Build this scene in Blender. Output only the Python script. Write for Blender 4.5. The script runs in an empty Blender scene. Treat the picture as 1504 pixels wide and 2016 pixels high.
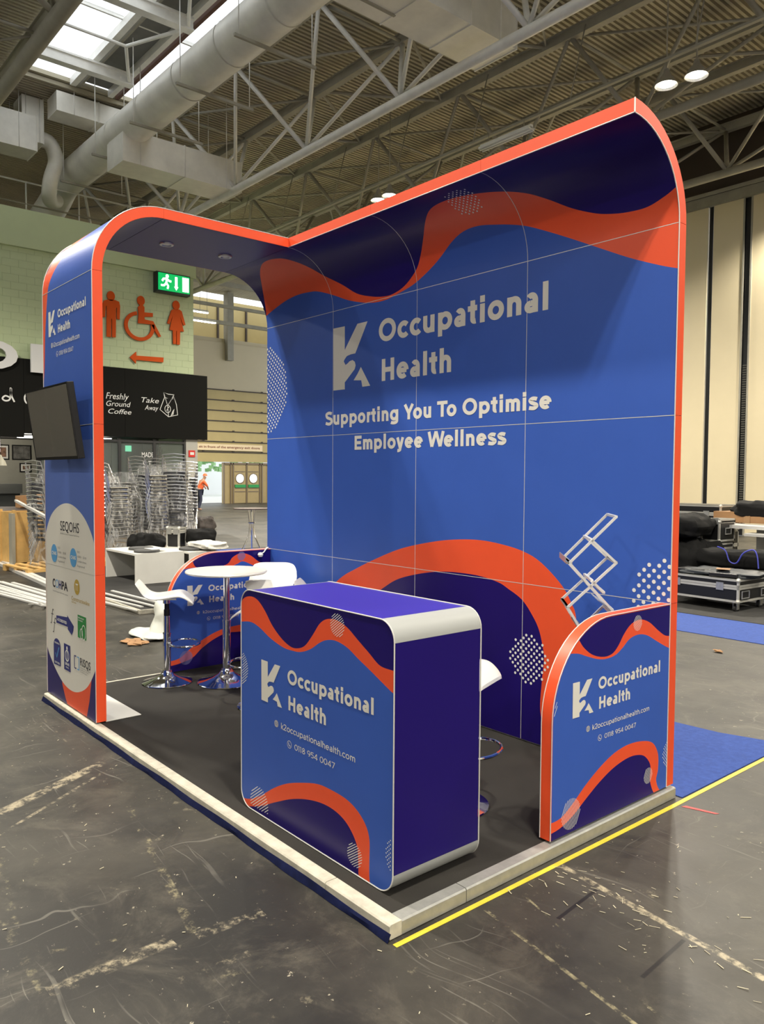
import bpy, bmesh, math, random
import numpy as np
from mathutils import Vector, Matrix
from mathutils.geometry import delaunay_2d_cdt
random.seed(7)
S = bpy.context.scene
COL = S.collection
PI = math.pi
# ---------------------------------------------------------------- camera, sky, exposure, hall lamps
cam = bpy.data.cameras.new('camera'); cam.sensor_fit = 'HORIZONTAL'; cam.sensor_width = 36
cam.lens = 1543.578 / 1504 * 36; cam.clip_end = 300; cam.clip_start = .05
camo = bpy.data.objects.new('camera', cam); COL.objects.link(camo)
yaw, pit, rol = (-0.866176, -0.046059, 0.006501)
F = Vector((math.sin(yaw)*math.cos(pit), math.cos(yaw)*math.cos(pit), math.sin(pit)))
R0 = Vector((math.cos(yaw), -math.sin(yaw), 0)); U0 = R0.cross(F)
R1 = R0*math.cos(rol)+U0*math.sin(rol); U1 = U0*math.cos(rol)-R0*math.sin(rol)
camo.matrix_world = Matrix(((R1.x, U1.x, -F.x, 2.16126), (R1.y, U1.y, -F.y, -3.85496), (R1.z, U1.z, -F.z, 1.67102), (0, 0, 0, 1)))
S.camera = camo
S.view_settings.view_transform = 'Standard'; S.view_settings.look = 'None'
S.view_settings.gamma = 1; S.view_settings.exposure = -.2; S.view_settings.use_curve_mapping = False
W = bpy.data.worlds.new('overcast_sky'); S.world = W; W.use_nodes = True
W.node_tree.nodes['Background'].inputs[0].default_value = (.93, .97, 1, 1)
W.node_tree.nodes['Background'].inputs[1].default_value = 2.1
LAMP_W = 2100
FLOODS = [(-6.7, 11.3), (-6.1, 11.4), (-15.8, 11.2), (-15.3, 11.2), (2.45, -2.75), (3.05, -2.7), (-6.7, -2.8), (-6.1, -2.75),
          (2.6, 11.3), (-24.5, 11.2), (-15.5, -2.8), (-24.5, -2.8), (11.5, -2.8), (-15.5, 19), (-31, 12), (-31, 19), (-6, 19), (2.7, -11), (-6.4, -11), (11.5, -11)]  # rearmost row is added fill to brighten the counter front
for i, (x, y) in enumerate(FLOODS):
    l = bpy.data.lights.new('hall_flood_light', 'SPOT'); l.energy = LAMP_W*(1 if i < 8 else 2 if i < 17 else .55); l.color = (1, .93, .80)
    l.spot_size = math.radians(150); l.spot_blend = .5; l.shadow_soft_size = .17
    o = bpy.data.objects.new('hall_flood_light', l); o.location = (x, y, 9.72); COL.objects.link(o)

G={'WU':[(-3.64,3.537),(-3.515,3.595),(-3.386,3.611),(-3.263,3.575),(-3.184,3.495),(-3.088,3.385),(-2.996,3.292),(-2.834,3.186),(-2.682,3.09),(-2.509,3.038),(-2.371,3.015),(-2.269,3.015),(-2.135,3.05),(-1.989,3.138),(-1.905,3.226),(-1.825,3.318),(-1.711,3.434),(-1.598,3.511),(-1.474,3.54),(-1.322,3.534),(-1.173,3.504),(-1.019,3.457),(-0.881,3.394),(-0.77,3.32),(-0.641,3.231),(-0.499,3.165),(-0.389,3.135),(-0.28,3.12),(-0.173,3.12),(-0.065,3.15),(0.004,3.18)],'WL':[(-3.989,3.113),(-3.855,3.146),(-3.638,3.189),(-3.443,3.208),(-3.271,3.203),(-3.154,3.187),(-2.979,3.128),(-2.802,3.059),(-2.619,3.011),(-2.476,2.988),(-2.337,2.987),(-2.203,3.009),(-2.04,3.044),(-1.876,3.106),(-1.738,3.17),(-1.588,3.249),(-1.457,3.29),(-1.324,3.294),(-1.188,3.267),(-1.08,3.24),(-0.976,3.206),(-0.857,3.152),(-0.678,3.066),(-0.477,2.967),(-0.285,2.874),(-0.105,2.799),(-0.006,2.764)],'WO':[(-2.904,0.829),(-2.692,0.932),(-2.442,1.034),(-2.15,1.135),(-1.827,1.206),(-1.578,1.24),(-1.345,1.249),(-1.126,1.228),(-0.981,1.197),(-0.873,1.152),(-0.764,1.075),(-0.684,1.001),(-0.631,0.922),(-0.597,0.842)],'WI':[(-2.367,0.811),(-2.198,0.899),(-1.998,0.957),(-1.808,0.994),(-1.628,1.012),(-1.386,1.012),(-1.208,0.987),(-1.121,0.954),(-1.004,0.896),(-0.918,0.805),(-0.869,0.727),(-0.839,0.631),(-0.826,0.548),(-0.842,0.39)],'Wcon':[(-3.989,3.113),(-3.957,3.203),(-3.907,3.294),(-3.827,3.389),(-3.732,3.476),(-3.64,3.537)],'K1':[(-2.997,2.864),(-2.845,2.862),(-2.844,2.674),(-2.683,2.859),(-2.558,2.86),(-2.708,2.631),(-2.766,2.63),(-2.816,2.622),(-2.843,2.602),(-2.857,2.585),(-2.834,2.553),(-2.809,2.562),(-2.779,2.578),(-2.743,2.583),(-2.714,2.566),(-2.703,2.537),(-2.716,2.508),(-2.765,2.472),(-2.815,2.435),(-2.842,2.416),(-2.841,2.36),(-2.994,2.362)],'K2':[(-2.637,2.518),(-2.521,2.363),(-2.618,2.362),(-2.632,2.414),(-2.729,2.422),(-2.68,2.467)],'LA':[(-0.812,0.919),(-0.769,0.872),(-0.698,0.828),(-0.61,0.805),(-0.536,0.809),(-0.484,0.841),(-0.432,0.896),(-0.37,0.937),(-0.29,0.95),(-0.206,0.927),(-0.119,0.875),(-0.048,0.838),(0.015,0.828)],'LB':[(-0.885,0.859),(-0.81,0.849),(-0.74,0.826),(-0.654,0.801),(-0.58,0.792),(-0.505,0.8),(-0.445,0.827),(-0.383,0.863),(-0.303,0.875),(-0.22,0.86),(-0.134,0.821),(-0.045,0.781),(0.018,0.756)],'LC':[(-1.004,0.096),(-0.923,0.101),(-0.83,0.147),(-0.735,0.207),(-0.621,0.265),(-0.503,0.307),(-0.379,0.324),(-0.248,0.314),(-0.146,0.282),(-0.091,0.213),(-0.087,0.127),(-0.103,0.074),(-0.074,0.019),(-0.02,-0.004),(0.052,-0.004)],'LD':[(-1.003,0.046),(-0.922,0.055),(-0.828,0.087),(-0.733,0.138),(-0.619,0.194),(-0.5,0.236),(-0.376,0.256),(-0.279,0.249),(-0.211,0.222),(-0.162,0.164),(-0.164,0.089),(-0.135,0.025),(-0.099,-0.012)],'CA':[(-1.297,0.999),(-1.264,1.05),(-1.194,1.072),(-1.126,1.062),(-1.059,1.018),(-0.994,0.957),(-0.915,0.908),(-0.839,0.882),(-0.779,0.884),(-0.721,0.907),(-0.665,0.961),(-0.61,1.022),(-0.557,1.05),(-0.491,1.056),(-0.415,1.036),(-0.341,0.994),(-0.27,0.954),(-0.201,0.915),(-0.132,0.91)],'CB':[(-1.297,0.93),(-1.194,0.945),(-1.109,0.93),(-1.01,0.893),(-0.9,0.868),(-0.809,0.866),(-0.75,0.873),(-0.679,0.898),(-0.61,0.938),(-0.556,0.959),(-0.491,0.966),(-0.414,0.951),(-0.341,0.918),(-0.269,0.887),(-0.2,0.856),(-0.131,0.825)],'CC':[(-1.3,0.032),(-1.214,0.046),(-1.11,0.093),(-0.978,0.175),(-0.868,0.23),(-0.748,0.271),(-0.621,0.304),(-0.513,0.309),(-0.41,0.302),(-0.335,0.276),(-0.281,0.233),(-0.259,0.18),(-0.259,0.096),(-0.258,0.028),(-0.243,-0.028),(-0.203,-0.064)],'CD':[(-1.301,-0.02),(-1.11,0.043),(-0.978,0.104),(-0.837,0.166),(-0.719,0.204),(-0.606,0.226),(-0.512,0.228),(-0.434,0.211),(-0.378,0.176),(-0.34,0.127),(-0.331,0.06),(-0.327,-0.0),(-0.296,-0.057),(-0.261,-0.077)],'MA':[(-0.782,0.946),(-0.751,0.886),(-0.681,0.875),(-0.565,0.867),(-0.447,0.889),(-0.393,0.945),(-0.311,0.976),(-0.215,0.952),(-0.117,0.885),(0.012,0.849)],'MB':[(-0.882,0.867),(-0.751,0.88),(-0.565,0.86),(-0.447,0.859),(-0.352,0.882),(-0.284,0.902),(-0.145,0.844),(0.012,0.82)],'MC':[(-0.984,0.106),(-0.898,0.122),(-0.786,0.199),(-0.658,0.264),(-0.554,0.304),(-0.448,0.327),(-0.326,0.336)],'MD':[(-0.984,0.066),(-0.898,0.076),(-0.786,0.106),(-0.684,0.185),(-0.555,0.251),(-0.448,0.279),(-0.327,0.276)],'man':[(5.492,7.047),(5.379,6.993),(5.34,6.895),(5.336,6.487),(5.411,6.497),(5.434,6.834),(5.464,6.839),(5.455,5.909),(5.588,5.906),(5.601,6.467),(5.624,6.47),(5.626,5.91),(5.738,5.916),(5.758,6.825),(5.785,6.828),(5.782,6.491),(5.87,6.484),(5.886,6.899),(5.856,7.026),(5.722,7.062)],'manh':[(5.6,7.167),(5.715,7.184)],'wom':[(7.659,7.055),(7.595,7.007),(7.445,6.575),(7.529,6.555),(7.637,6.856),(7.528,6.371),(7.642,6.365),(7.648,5.933),(7.75,5.932),(7.757,6.36),(7.778,6.362),(7.776,5.927),(7.883,5.931),(7.898,6.369),(8.028,6.373),(7.893,6.851),(8.012,6.569),(8.086,6.599),(7.958,7.018),(7.873,7.073)],'womh':[(7.762,7.195),(7.873,7.211)],'wc':[(6.483,6.718),(6.46,6.448),(6.885,6.464),(7.149,6.09),(7.233,6.12),(6.967,6.572),(6.683,6.592),(6.675,6.675),(6.956,6.713),(6.957,6.829),(6.676,6.813),(6.677,6.974),(6.625,7.036),(6.525,7.021),(6.464,6.944)],'wch':[(6.566,7.168),(6.687,7.186)],'wcc':[(6.512,6.359),(6.987,6.419),(6.515,6.779)],'arr':[(6.185,5.35),(6.393,5.543),(6.4,5.421),(7.312,5.453),(7.302,5.299),(6.391,5.287),(6.382,5.171)],'exit':[(7.009,8.124),(7.005,7.496),(8.152,7.607),(8.155,8.203)],'coff':[(5.35,4.128),(6.143,4.185),(5.349,3.997),(5.366,3.867),(6.212,3.884),(5.44,3.61),(6.218,3.712),(6.522,4.096),(7.135,4.041),(6.62,3.813),(7.134,3.845)],'bag':[(7.283,4.325),(7.451,4.278),(7.642,4.272),(7.598,4.131),(7.45,4.14),(7.315,4.17),(7.154,3.767),(7.446,3.548),(7.766,3.624),(7.725,3.96),(7.62,4.251),(7.419,3.902)],'DE':[(2.974,5.075),(2.678,5.506),(2.666,4.639),(2.408,5.474),(3.302,5.579),(3.29,4.667),(3.938,4.726),(3.92,5.651)],'dc':[(2.383,3.794),(2.654,3.813),(2.902,3.859),(3.139,3.875),(2.591,4.141),(3.355,4.26)],'sign':[(17.664,3.557),(22.083,3.417),(22.083,3.102),(17.662,3.201),(22.564,7.319),(18.3,6.592)],'shopw':[(8.329,2.849),(8.515,2.855),(5.364,2.745),(8.09,2.84),(7.46,2.818),(6.56,2.787),(8.308,2.459),(8.307,2.255),(8.197,2.371),(8.438,2.377),(3.621,2.684),(3.193,2.714)],'int':[(3.395,2.717),(4.358,2.748),(3.55,2.603),(3.837,2.595),(3.545,2.214),(3.933,2.598),(4.39,2.611),(3.929,2.256),(4.187,2.158),(4.384,2.162),(4.183,1.866),(3.373,1.282),(4.339,1.279),(3.37,1.028),(3.54,1.875),(3.383,1.941)]}
# ---------------------------------------------------------------- materials
def srgb(r, g, b):
    f = lambda c: (c/255/12.92) if c/255 <= .04045 else ((c/255+.055)/1.055)**2.4
    return (f(r), f(g), f(b))
MATS = {}
def mat(name, col, rough=.5, metal=0, vary=0, scale=8, bump=0, emit=0, spec=.5, coat=0, bscale=None, alpha=None):
    if name in MATS: return MATS[name]
    m = bpy.data.materials.new(name); m.use_nodes = True; nt = m.node_tree; b = nt.nodes['Principled BSDF']
    b.inputs['Base Color'].default_value = (*col, 1); b.inputs['Roughness'].default_value = rough
    b.inputs['Metallic'].default_value = metal; b.inputs['Specular IOR Level'].default_value = spec
    if coat: b.inputs['Coat Weight'].default_value = coat; b.inputs['Coat Roughness'].default_value = .12
    if emit: b.inputs['Emission Color'].default_value = (*col, 1); b.inputs['Emission Strength'].default_value = emit
    if vary or bump:
        tc = nt.nodes.new('ShaderNodeTexCoord'); n = nt.nodes.new('ShaderNodeTexNoise')
        n.inputs['Scale'].default_value = scale; n.inputs['Detail'].default_value = 6; n.inputs['Roughness'].default_value = .6
        nt.links.new(tc.outputs['Object'], n.inputs['Vector'])
    if vary:
        rp = nt.nodes.new('ShaderNodeValToRGB'); rp.color_ramp.elements[0].position = .3; rp.color_ramp.elements[1].position = .7
        rp.color_ramp.elements[0].color = (*[c*(1-vary) for c in col], 1); rp.color_ramp.elements[1].color = (*[min(1, c*(1+vary)) for c in col], 1)
        nt.links.new(n.outputs['Fac'], rp.inputs['Fac']); nt.links.new(rp.outputs['Color'], b.inputs['Base Color'])
    if bump:
        bp = nt.nodes.new('ShaderNodeBump'); bp.inputs['Strength'].default_value = bump; bp.inputs['Distance'].default_value = .01
        if bscale:
            n2 = nt.nodes.new('ShaderNodeTexNoise'); n2.inputs['Scale'].default_value = bscale; nt.links.new(tc.outputs['Object'], n2.inputs['Vector']); n = n2
        nt.links.new(n.outputs['Fac'], bp.inputs['Height']); nt.links.new(bp.outputs['Normal'], b.inputs['Normal'])
    MATS[name] = m; return m
M_OR = mat('orange_print', srgb(236, 84, 44), .42, vary=.03, scale=3)
M_BL = mat('blue_print', (.040, .108, .47), .42, vary=.03, scale=3, bump=.02, spec=.3)
M_NV = mat('navy_print', (.013, .005, .13), .30, spec=.3, vary=.03, scale=3, bump=.02)
M_LB = mat('light_blue_print', (.10, .17, .50), .4)
M_WH = mat('white_print', (.80, .80, .76), .5)
M_CR = mat('cream_print', (.74, .72, .66), .45)
M_PU = mat('violet_laminate', (.045, .025, .36), .32)
M_AL = mat('brushed_aluminium', (.62, .62, .60), .38, .85, vary=.08, scale=30)
M_TRIM = mat('white_aluminium_trim', (.74, .73, .70), .4, .25)
M_EDGE = mat('worn_cream_edging', (.55, .52, .43), .5, 0, vary=.2, scale=14)
M_CHR = mat('chrome', (.82, .82, .84), .08, 1)
M_STW = mat('white_glossy_plastic', (.86, .85, .80), .22)
M_BLK = mat('black_plastic', (.012, .012, .013), .35)
M_RUB = mat('black_rubber', (.02, .02, .02), .7)
M_CARP = mat('charcoal_carpet', (.022, .0195, .016), .9, vary=.25, scale=2.2, bump=.4, bscale=400)
M_STEEL = mat('painted_steel_light', (.82, .81, .76), .45, .1, vary=.08, scale=3)
M_STEELD = mat('painted_steel_dull', (.34, .32, .26), .6, .1, vary=.12, scale=2)
M_WPB = mat('white_board', (.72, .71, .66), .5, vary=.04, scale=4)
M_GREY = mat('grey_felt', (.09, .09, .09), .9)

# ---------------------------------------------------------------- builders
class MB:
    def __init__(s): s.v = []; s.f = []; s.m = []; s.sm = []
    def add(s, vs, fs, mi=0, sm=False):
        o = len(s.v); s.v += [tuple(v) for v in vs]; s.f += [tuple(i+o for i in f) for f in fs]
        s.m += [mi]*len(fs); s.sm += [sm]*len(fs); return s
    def box(s, x0, y0, z0, x1, y1, z1, mi=0, rot=0, piv=None):
        vs = [(x, y, z) for z in (z0, z1) for y in (y0, y1) for x in (x0, x1)]
        if rot:
            px, py = piv or ((x0+x1)/2, (y0+y1)/2); c, n = math.cos(rot), math.sin(rot)
            vs = [(px+(x-px)*c-(y-py)*n, py+(x-px)*n+(y-py)*c, z) for x, y, z in vs]
        return s.add(vs, [(0, 2, 3, 1), (4, 5, 7, 6), (0, 1, 5, 4), (2, 6, 7, 3), (0, 4, 6, 2), (1, 3, 7, 5)], mi)
    def bar(s, a, b, w, h, mi=0, up=(0, 0, 1)):
        a, b = Vector(a), Vector(b); d = (b-a).normalized(); u = Vector(up)
        if abs(d.dot(u)) > .98: u = Vector((0, 1, 0))
        r = d.cross(u).normalized()*w/2; u = r.cross(d).normalized()*h/2
        vs = [p+q for p in (a, b) for q in (-r-u, r-u, r+u, -r+u)]
        return s.add(vs, [(0, 3, 2, 1), (4, 5, 6, 7), (0, 1, 5, 4), (1, 2, 6, 5), (2, 3, 7, 6), (3, 0, 4, 7)], mi)
    def tube(s, pts, r, n=10, mi=0, closed=False, caps=True, r2=None):
        pts = [Vector(p) for p in pts]; k = len(pts); rings = []; prev = None
        for i, p in enumerate(pts):
            if closed: d = pts[(i+1) % k]-pts[i-1]
            else: d = pts[min(i+1, k-1)]-pts[max(i-1, 0)]
            d.normalize()
            if prev is None:
                u = Vector((0, 0, 1)) if abs(d.z) < .9 else Vector((1, 0, 0)); a = d.cross(u).normalized()
            else: a = (prev-d*prev.dot(d)).normalized()
            prev = a; b = d.cross(a); rr = r if r2 is None else r+(r2-r)*i/max(1, k-1)
            rings.append([p+(a*math.cos(t)+b*math.sin(t))*rr for t in [2*PI*j/n for j in range(n)]])
        vs = [v for g in rings for v in g]; fs = []
        for i in range(k if closed else k-1):
            i2 = (i+1) % k
            for j in range(n): fs.append((i*n+j, i*n+(j+1) % n, i2*n+(j+1) % n, i2*n+j))
        s.add(vs, fs, mi, True)
        if caps and not closed:
            s.add(rings[0], [tuple(range(n))[::-1]], mi); s.add(rings[-1], [tuple(range(n))], mi)
        return s
    def lathe(s, prof, c=(0, 0, 0), n=32, mi=0):
        vs = []; k = len(prof)
        for j in range(n):
            t = 2*PI*j/n
            for r, z in prof: vs.append((c[0]+r*math.cos(t), c[1]+r*math.sin(t), c[2]+z))
        fs = [(j*k+i, ((j+1) % n)*k+i, ((j+1) % n)*k+i+1, j*k+i+1) for j in range(n) for i in range(k-1)]
        return s.add(vs, fs, mi, True)
    def prism(s, poly, fn, d0, d1, mi=0):
        """poly = 2D outline, fn(s,t,d)->3D; solid between depth d0 and d1"""
        n = len(poly)
        r = delaunay_2d_cdt([Vector(p) for p in poly], [], [list(range(n))], 1, 1e-6)
        tv, tf = r[0], r[2]
        A = [fn(p[0], p[1], d0) for p in tv]; B = [fn(p[0], p[1], d1) for p in tv]
        s.add(A, [tuple(f) for f in tf], mi); s.add(B, [tuple(f)[::-1] for f in tf], mi)
        vs = [fn(p[0], p[1], d0) for p in poly]+[fn(p[0], p[1], d1) for p in poly]
        return s.add(vs, [(i, i+n, (i+1) % n+n, (i+1) % n) for i in range(n)], mi)
    def go(s, name, mats, parent=None, bevel=0, fix=True, seg=2):
        me = bpy.data.meshes.new(name); me.from_pydata(s.v, [], s.f)
        for m in (mats if isinstance(mats, (list, tuple)) else [mats]): me.materials.append(m)
        me.polygons.foreach_set('material_index', s.m); me.polygons.foreach_set('use_smooth', s.sm)
        if fix:
            bm = bmesh.new(); bm.from_mesh(me); bmesh.ops.remove_doubles(bm, verts=bm.verts, dist=1e-5)
            bmesh.ops.recalc_face_normals(bm, faces=bm.faces)
            for e in bm.edges:
                if len(e.link_faces) != 2 or e.calc_face_angle(0) > .6: e.smooth = False
            bm.to_mesh(me); bm.free()
        me.update()
        o = bpy.data.objects.new(name, me); COL.objects.link(o); setp(o, parent)
        if bevel:
            b = o.modifiers.new('bevel', 'BEVEL'); b.width = bevel; b.segments = seg; b.limit_method = 'ANGLE'
        return o
def wloc(p):
    v = Vector((0, 0, 0))
    while p: v += p.location; p = p.parent
    return v
def setp(o, parent):
    if parent is not None:
        o.parent = parent; base = parent
        while base.parent: base = base.parent
        o.matrix_parent_inverse = Matrix.Translation(-base.location) if parent is base else Matrix.Identity(4)
    return o
def tag(o, label, cat, group=None):
    o['label'] = label; o['category'] = cat
    if group: o['group'] = group
    return o
def thing(name, label, cat, loc=(0, 0, 0), group=None):
    o = bpy.data.objects.new(name, None); o.empty_display_size = .1; o.location = loc; COL.objects.link(o)
    return tag(o, label, cat, group)
def struct(o, label=None):
    o['kind'] = 'structure'
    if label: o['label'] = label
    return o
def stuff(o): o['kind'] = 'stuff'; return o
def copy_tree(o, loc=None, rz=None, label=None):
    def cp(x, par):
        c = x.copy(); COL.objects.link(c)
        if par: c.parent = par; c.matrix_parent_inverse = x.matrix_parent_inverse.copy()
        for ch in x.children: cp(ch, c)
        return c
    c = cp(o, None)
    if loc: c.location = loc
    if rz is not None: c.rotation_euler = (0, 0, rz)
    if label: c['label'] = label
    return c
def spline(pts, n=6, closed=False):
    out = []; k = len(pts)
    for i in range(k if closed else k-1):
        g = lambda j: pts[j % k] if closed else pts[min(max(j, 0), k-1)]
        p0, p1, p2, p3 = g(i-1), g(i), g(i+1), g(i+2)
        for j in range(n):
            t = j/n
            out.append(tuple(.5*(2*b+(c-a)*t+(2*a-5*b+4*c-d)*t*t+(3*b-a-3*c+d)*t**3) for a, b, c, d in zip(p0, p1, p2, p3)))
    if not closed: out.append(tuple(pts[-1]))
    return out
def inside(p, poly):
    x, y = p; c = False; n = len(poly); j = n-1
    for i in range(n):
        xi, yi = poly[i]; xj, yj = poly[j]
        if (yi > y) != (yj > y) and x < (xj-xi)*(y-yi)/(yj-yi)+xi: c = not c
        j = i
    return c
def rect(a, b, c, d): return [(a, c), (b, c), (b, d), (a, d)]
def art_panel(name, outline, polys, base, fn, thick, mats, parent, bends=(), d0=0):
    """printed board: outline cut out of the artwork (polys painted in order), mapped by fn(s,t,depth) and given thickness"""
    xs = [p[0] for p in outline]; ys = [p[1] for p in outline]; x0, x1, y0, y1 = min(xs), max(xs), min(ys), max(ys)
    vs = []; es = []
    def addpoly(pl):
        o = len(vs); n = len(pl)
        vs.extend(Vector((float(p[0]), float(p[1]))) for p in pl); es.extend((o+i, o+(i+1) % n) for i in range(n))
    addpoly(outline)
    for pl, _ in polys: 
        px = [p[0] for p in pl]; py = [p[1] for p in pl]
        if max(px) < x0 or min(px) > x1 or max(py) < y0 or min(py) > y1: continue
        addpoly(pl)
    for t in bends:
        if y0 < t < y1: o = len(vs); vs.extend([Vector((x0-.5, t)), Vector((x1+.5, t))]); es.append((o, o+1))
    r = delaunay_2d_cdt(vs, es, [], 0, 1e-5)
    V, FF = r[0], r[2]; fs = []; mi = []
    for f in FF:
        c = (sum(V[i][0] for i in f)/len(f), sum(V[i][1] for i in f)/len(f))
        if not inside(c, outline): continue
        m = base
        for pl, k in polys:
            if inside(c, pl): m = k
        fs.append(tuple(f)); mi.append(m)
    used = sorted({i for f in fs for i in f}); ix = {u: k for k, u in enumerate(used)}
    A = [fn(V[i][0], V[i][1], d0) for i in used]; B = [fn(V[i][0], V[i][1], d0+thick) for i in used]
    mb = MB(); n = len(used); mb.v = [tuple(a) for a in A+B]
    ec = {}
    for f, m in zip(fs, mi):
        g = [ix[i] for i in f]; mb.f.append(tuple(g)); mb.m.append(m); mb.sm.append(bool(bends))
        mb.f.append(tuple(i+n for i in g[::-1])); mb.m.append(m); mb.sm.append(bool(bends))
        for a, b in zip(g, g[1:]+g[:1]): ec[(a, b)] = m
    for (a, b), m in ec.items():
        if (b, a) not in ec: mb.f.append((b, a, a+n, b+n)); mb.m.append(m); mb.sm.append(False)
    return mb.go(name, mats, parent)
PR = [M_BL, M_OR, M_NV, M_CR, M_LB]
# ---- flat print: lettering, dots, hatch, outlines
_curve_cache = {}
def glyphs(body, bold=0, shear=0):
    k = (body, bold, shear)
    if k not in _curve_cache:
        c = bpy.data.curves.new('lettering', 'FONT'); c.body = body; c.offset = bold; c.shear = shear; c.resolution_u = 4
        o = bpy.data.objects.new('lettering', c); COL.objects.link(o)
        me = o.to_mesh(); vs = [(v.co.x, v.co.y) for v in me.vertices]; fs = [tuple(p.vertices) for p in me.polygons]
        o.to_mesh_clear(); bpy.data.objects.remove(o); bpy.data.curves.remove(c)
        _curve_cache[k] = (vs, fs)
    return _curve_cache[k]
def text(mb, body, x0, x1, base, top, fn, bold=.012, shear=0, mi=0, d=-.0012, asc='l'):
    """lettering between x0..x1, baseline..top (top = height of tall letters)"""
    vs, fs = glyphs(body, bold, shear); h = max(v[1] for v in glyphs(asc, bold, 0)[0]); b0 = min(v[1] for v in glyphs(asc, bold, 0)[0])
    a0 = min(v[0] for v in vs); a1 = max(v[0] for v in vs)
    mb.add([fn(x0+(x-a0)/(a1-a0)*(x1-x0), base+(y-b0)/(h-b0)*(top-base), d) for x, y in vs], fs, mi)
def flat(mb, poly, fn, mi=0, d=-.0012):
    n = len(poly); r = delaunay_2d_cdt([Vector(p) for p in poly], [], [list(range(n))], 1, 1e-6)
    mb.add([fn(p[0], p[1], d) for p in r[0]], [tuple(f) for f in r[2]], mi)
def stroke(mb, pts, w, fn, mi=0, d=-.0012, closed=False):
    k = len(pts); L = []; Rr = []
    for i in range(k):
        a = pts[i-1] if (i or closed) else pts[0]; b = pts[(i+1) % k] if (closed or i < k-1) else pts[-1]
        dx, dy = b[0]-a[0], b[1]-a[1]; q = math.hypot(dx, dy) or 1; nx, ny = -dy/q*w/2, dx/q*w/2
        L.append((pts[i][0]+nx, pts[i][1]+ny)); Rr.append((pts[i][0]-nx, pts[i][1]-ny))
    vs = [fn(*p, d) for p in L+Rr]; m = k if closed else k-1
    mb.add(vs, [(i, (i+1) % k, (i+1) % k+k, i+k) for i in range(m)], mi)
def circ(cx, cy, r, n=24, ry=None, a0=0, a1=2*PI, end=False):
    return [(cx+r*math.cos(a0+(a1-a0)*i/n), cy+(ry or r)*math.sin(a0+(a1-a0)*i/n)) for i in range(n+(1 if end else 0))]
def dots(mb, cx, cy, r, sp, dr, fn, clip=None, mi=0, ang=PI/4):
    k = int(r/sp)+2; ca, sa = math.cos(ang), math.sin(ang)
    for i in range(-k, k+1):
        for j in range(-k, k+1):
            u, v = i*sp, j*sp; x, y = cx+u*ca-v*sa, cy+u*sa+v*ca
            if math.hypot(x-cx, y-cy) > r or (clip and not clip(x, y)): continue
            nd = 12 if dr > .008 else 7; mb.add([fn(*p, -.0012) for p in circ(x, y, dr, nd)], [tuple(range(nd))], mi)
def hatch(mb, cx, cy, r, sp, w, ang, fn, clip=None, mi=0):
    ca, sa = math.cos(ang), math.sin(ang); k = int(r/sp)
    for i in range(-k, k+1):
        v = i*sp
        if abs(v) >= r: continue
        h = math.sqrt(r*r-v*v); N = 10
        seg = [(cx+u*ca-v*sa, cy+u*sa+v*ca) for u in [-h+2*h*j/N for j in range(N+1)]]
        run = []
        for q in seg+[None]:
            if q and (not clip or clip(*q)): run.append(q)
            else:
                if len(run) > 1: stroke(mb, [run[0], run[-1]], w, fn, mi)
                run = []
def logo(mb, x0, x1, z0, z1, fn, mi=0):
    f = lambda p: (x0+(p[0]+2.997)/.476*(x1-x0), z0+(p[1]-2.36)/.502*(z1-z0))
    flat(mb, [f(p) for p in G['K1']], fn, mi); flat(mb, [f(p) for p in G['K2']], fn, mi)
def globe(mb, cx, cy, r, fn):
    w = r*.16
    stroke(mb, circ(cx, cy, r), w, fn, closed=True); stroke(mb, circ(cx, cy, r*.45, 20, r), w, fn, closed=True)
    stroke(mb, [(cx-r, cy), (cx+r, cy)], w, fn); stroke(mb, [(cx, cy-r), (cx, cy+r)], w, fn)
    for s in (-1, 1): stroke(mb, [(cx-r*.85, cy+s*r*.5), (cx+r*.85, cy+s*r*.5)], w, fn)
def phone(mb, cx, cy, r, fn):
    stroke(mb, circ(cx, cy, r), r*.16, fn, closed=True)
    stroke(mb, spline([(cx-r*.42, cy+r*.45), (cx-r*.3, cy-.05*r), (cx+r*.05, cy-r*.32), (cx+r*.5, cy-r*.4)], 4), r*.28, fn)

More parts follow.
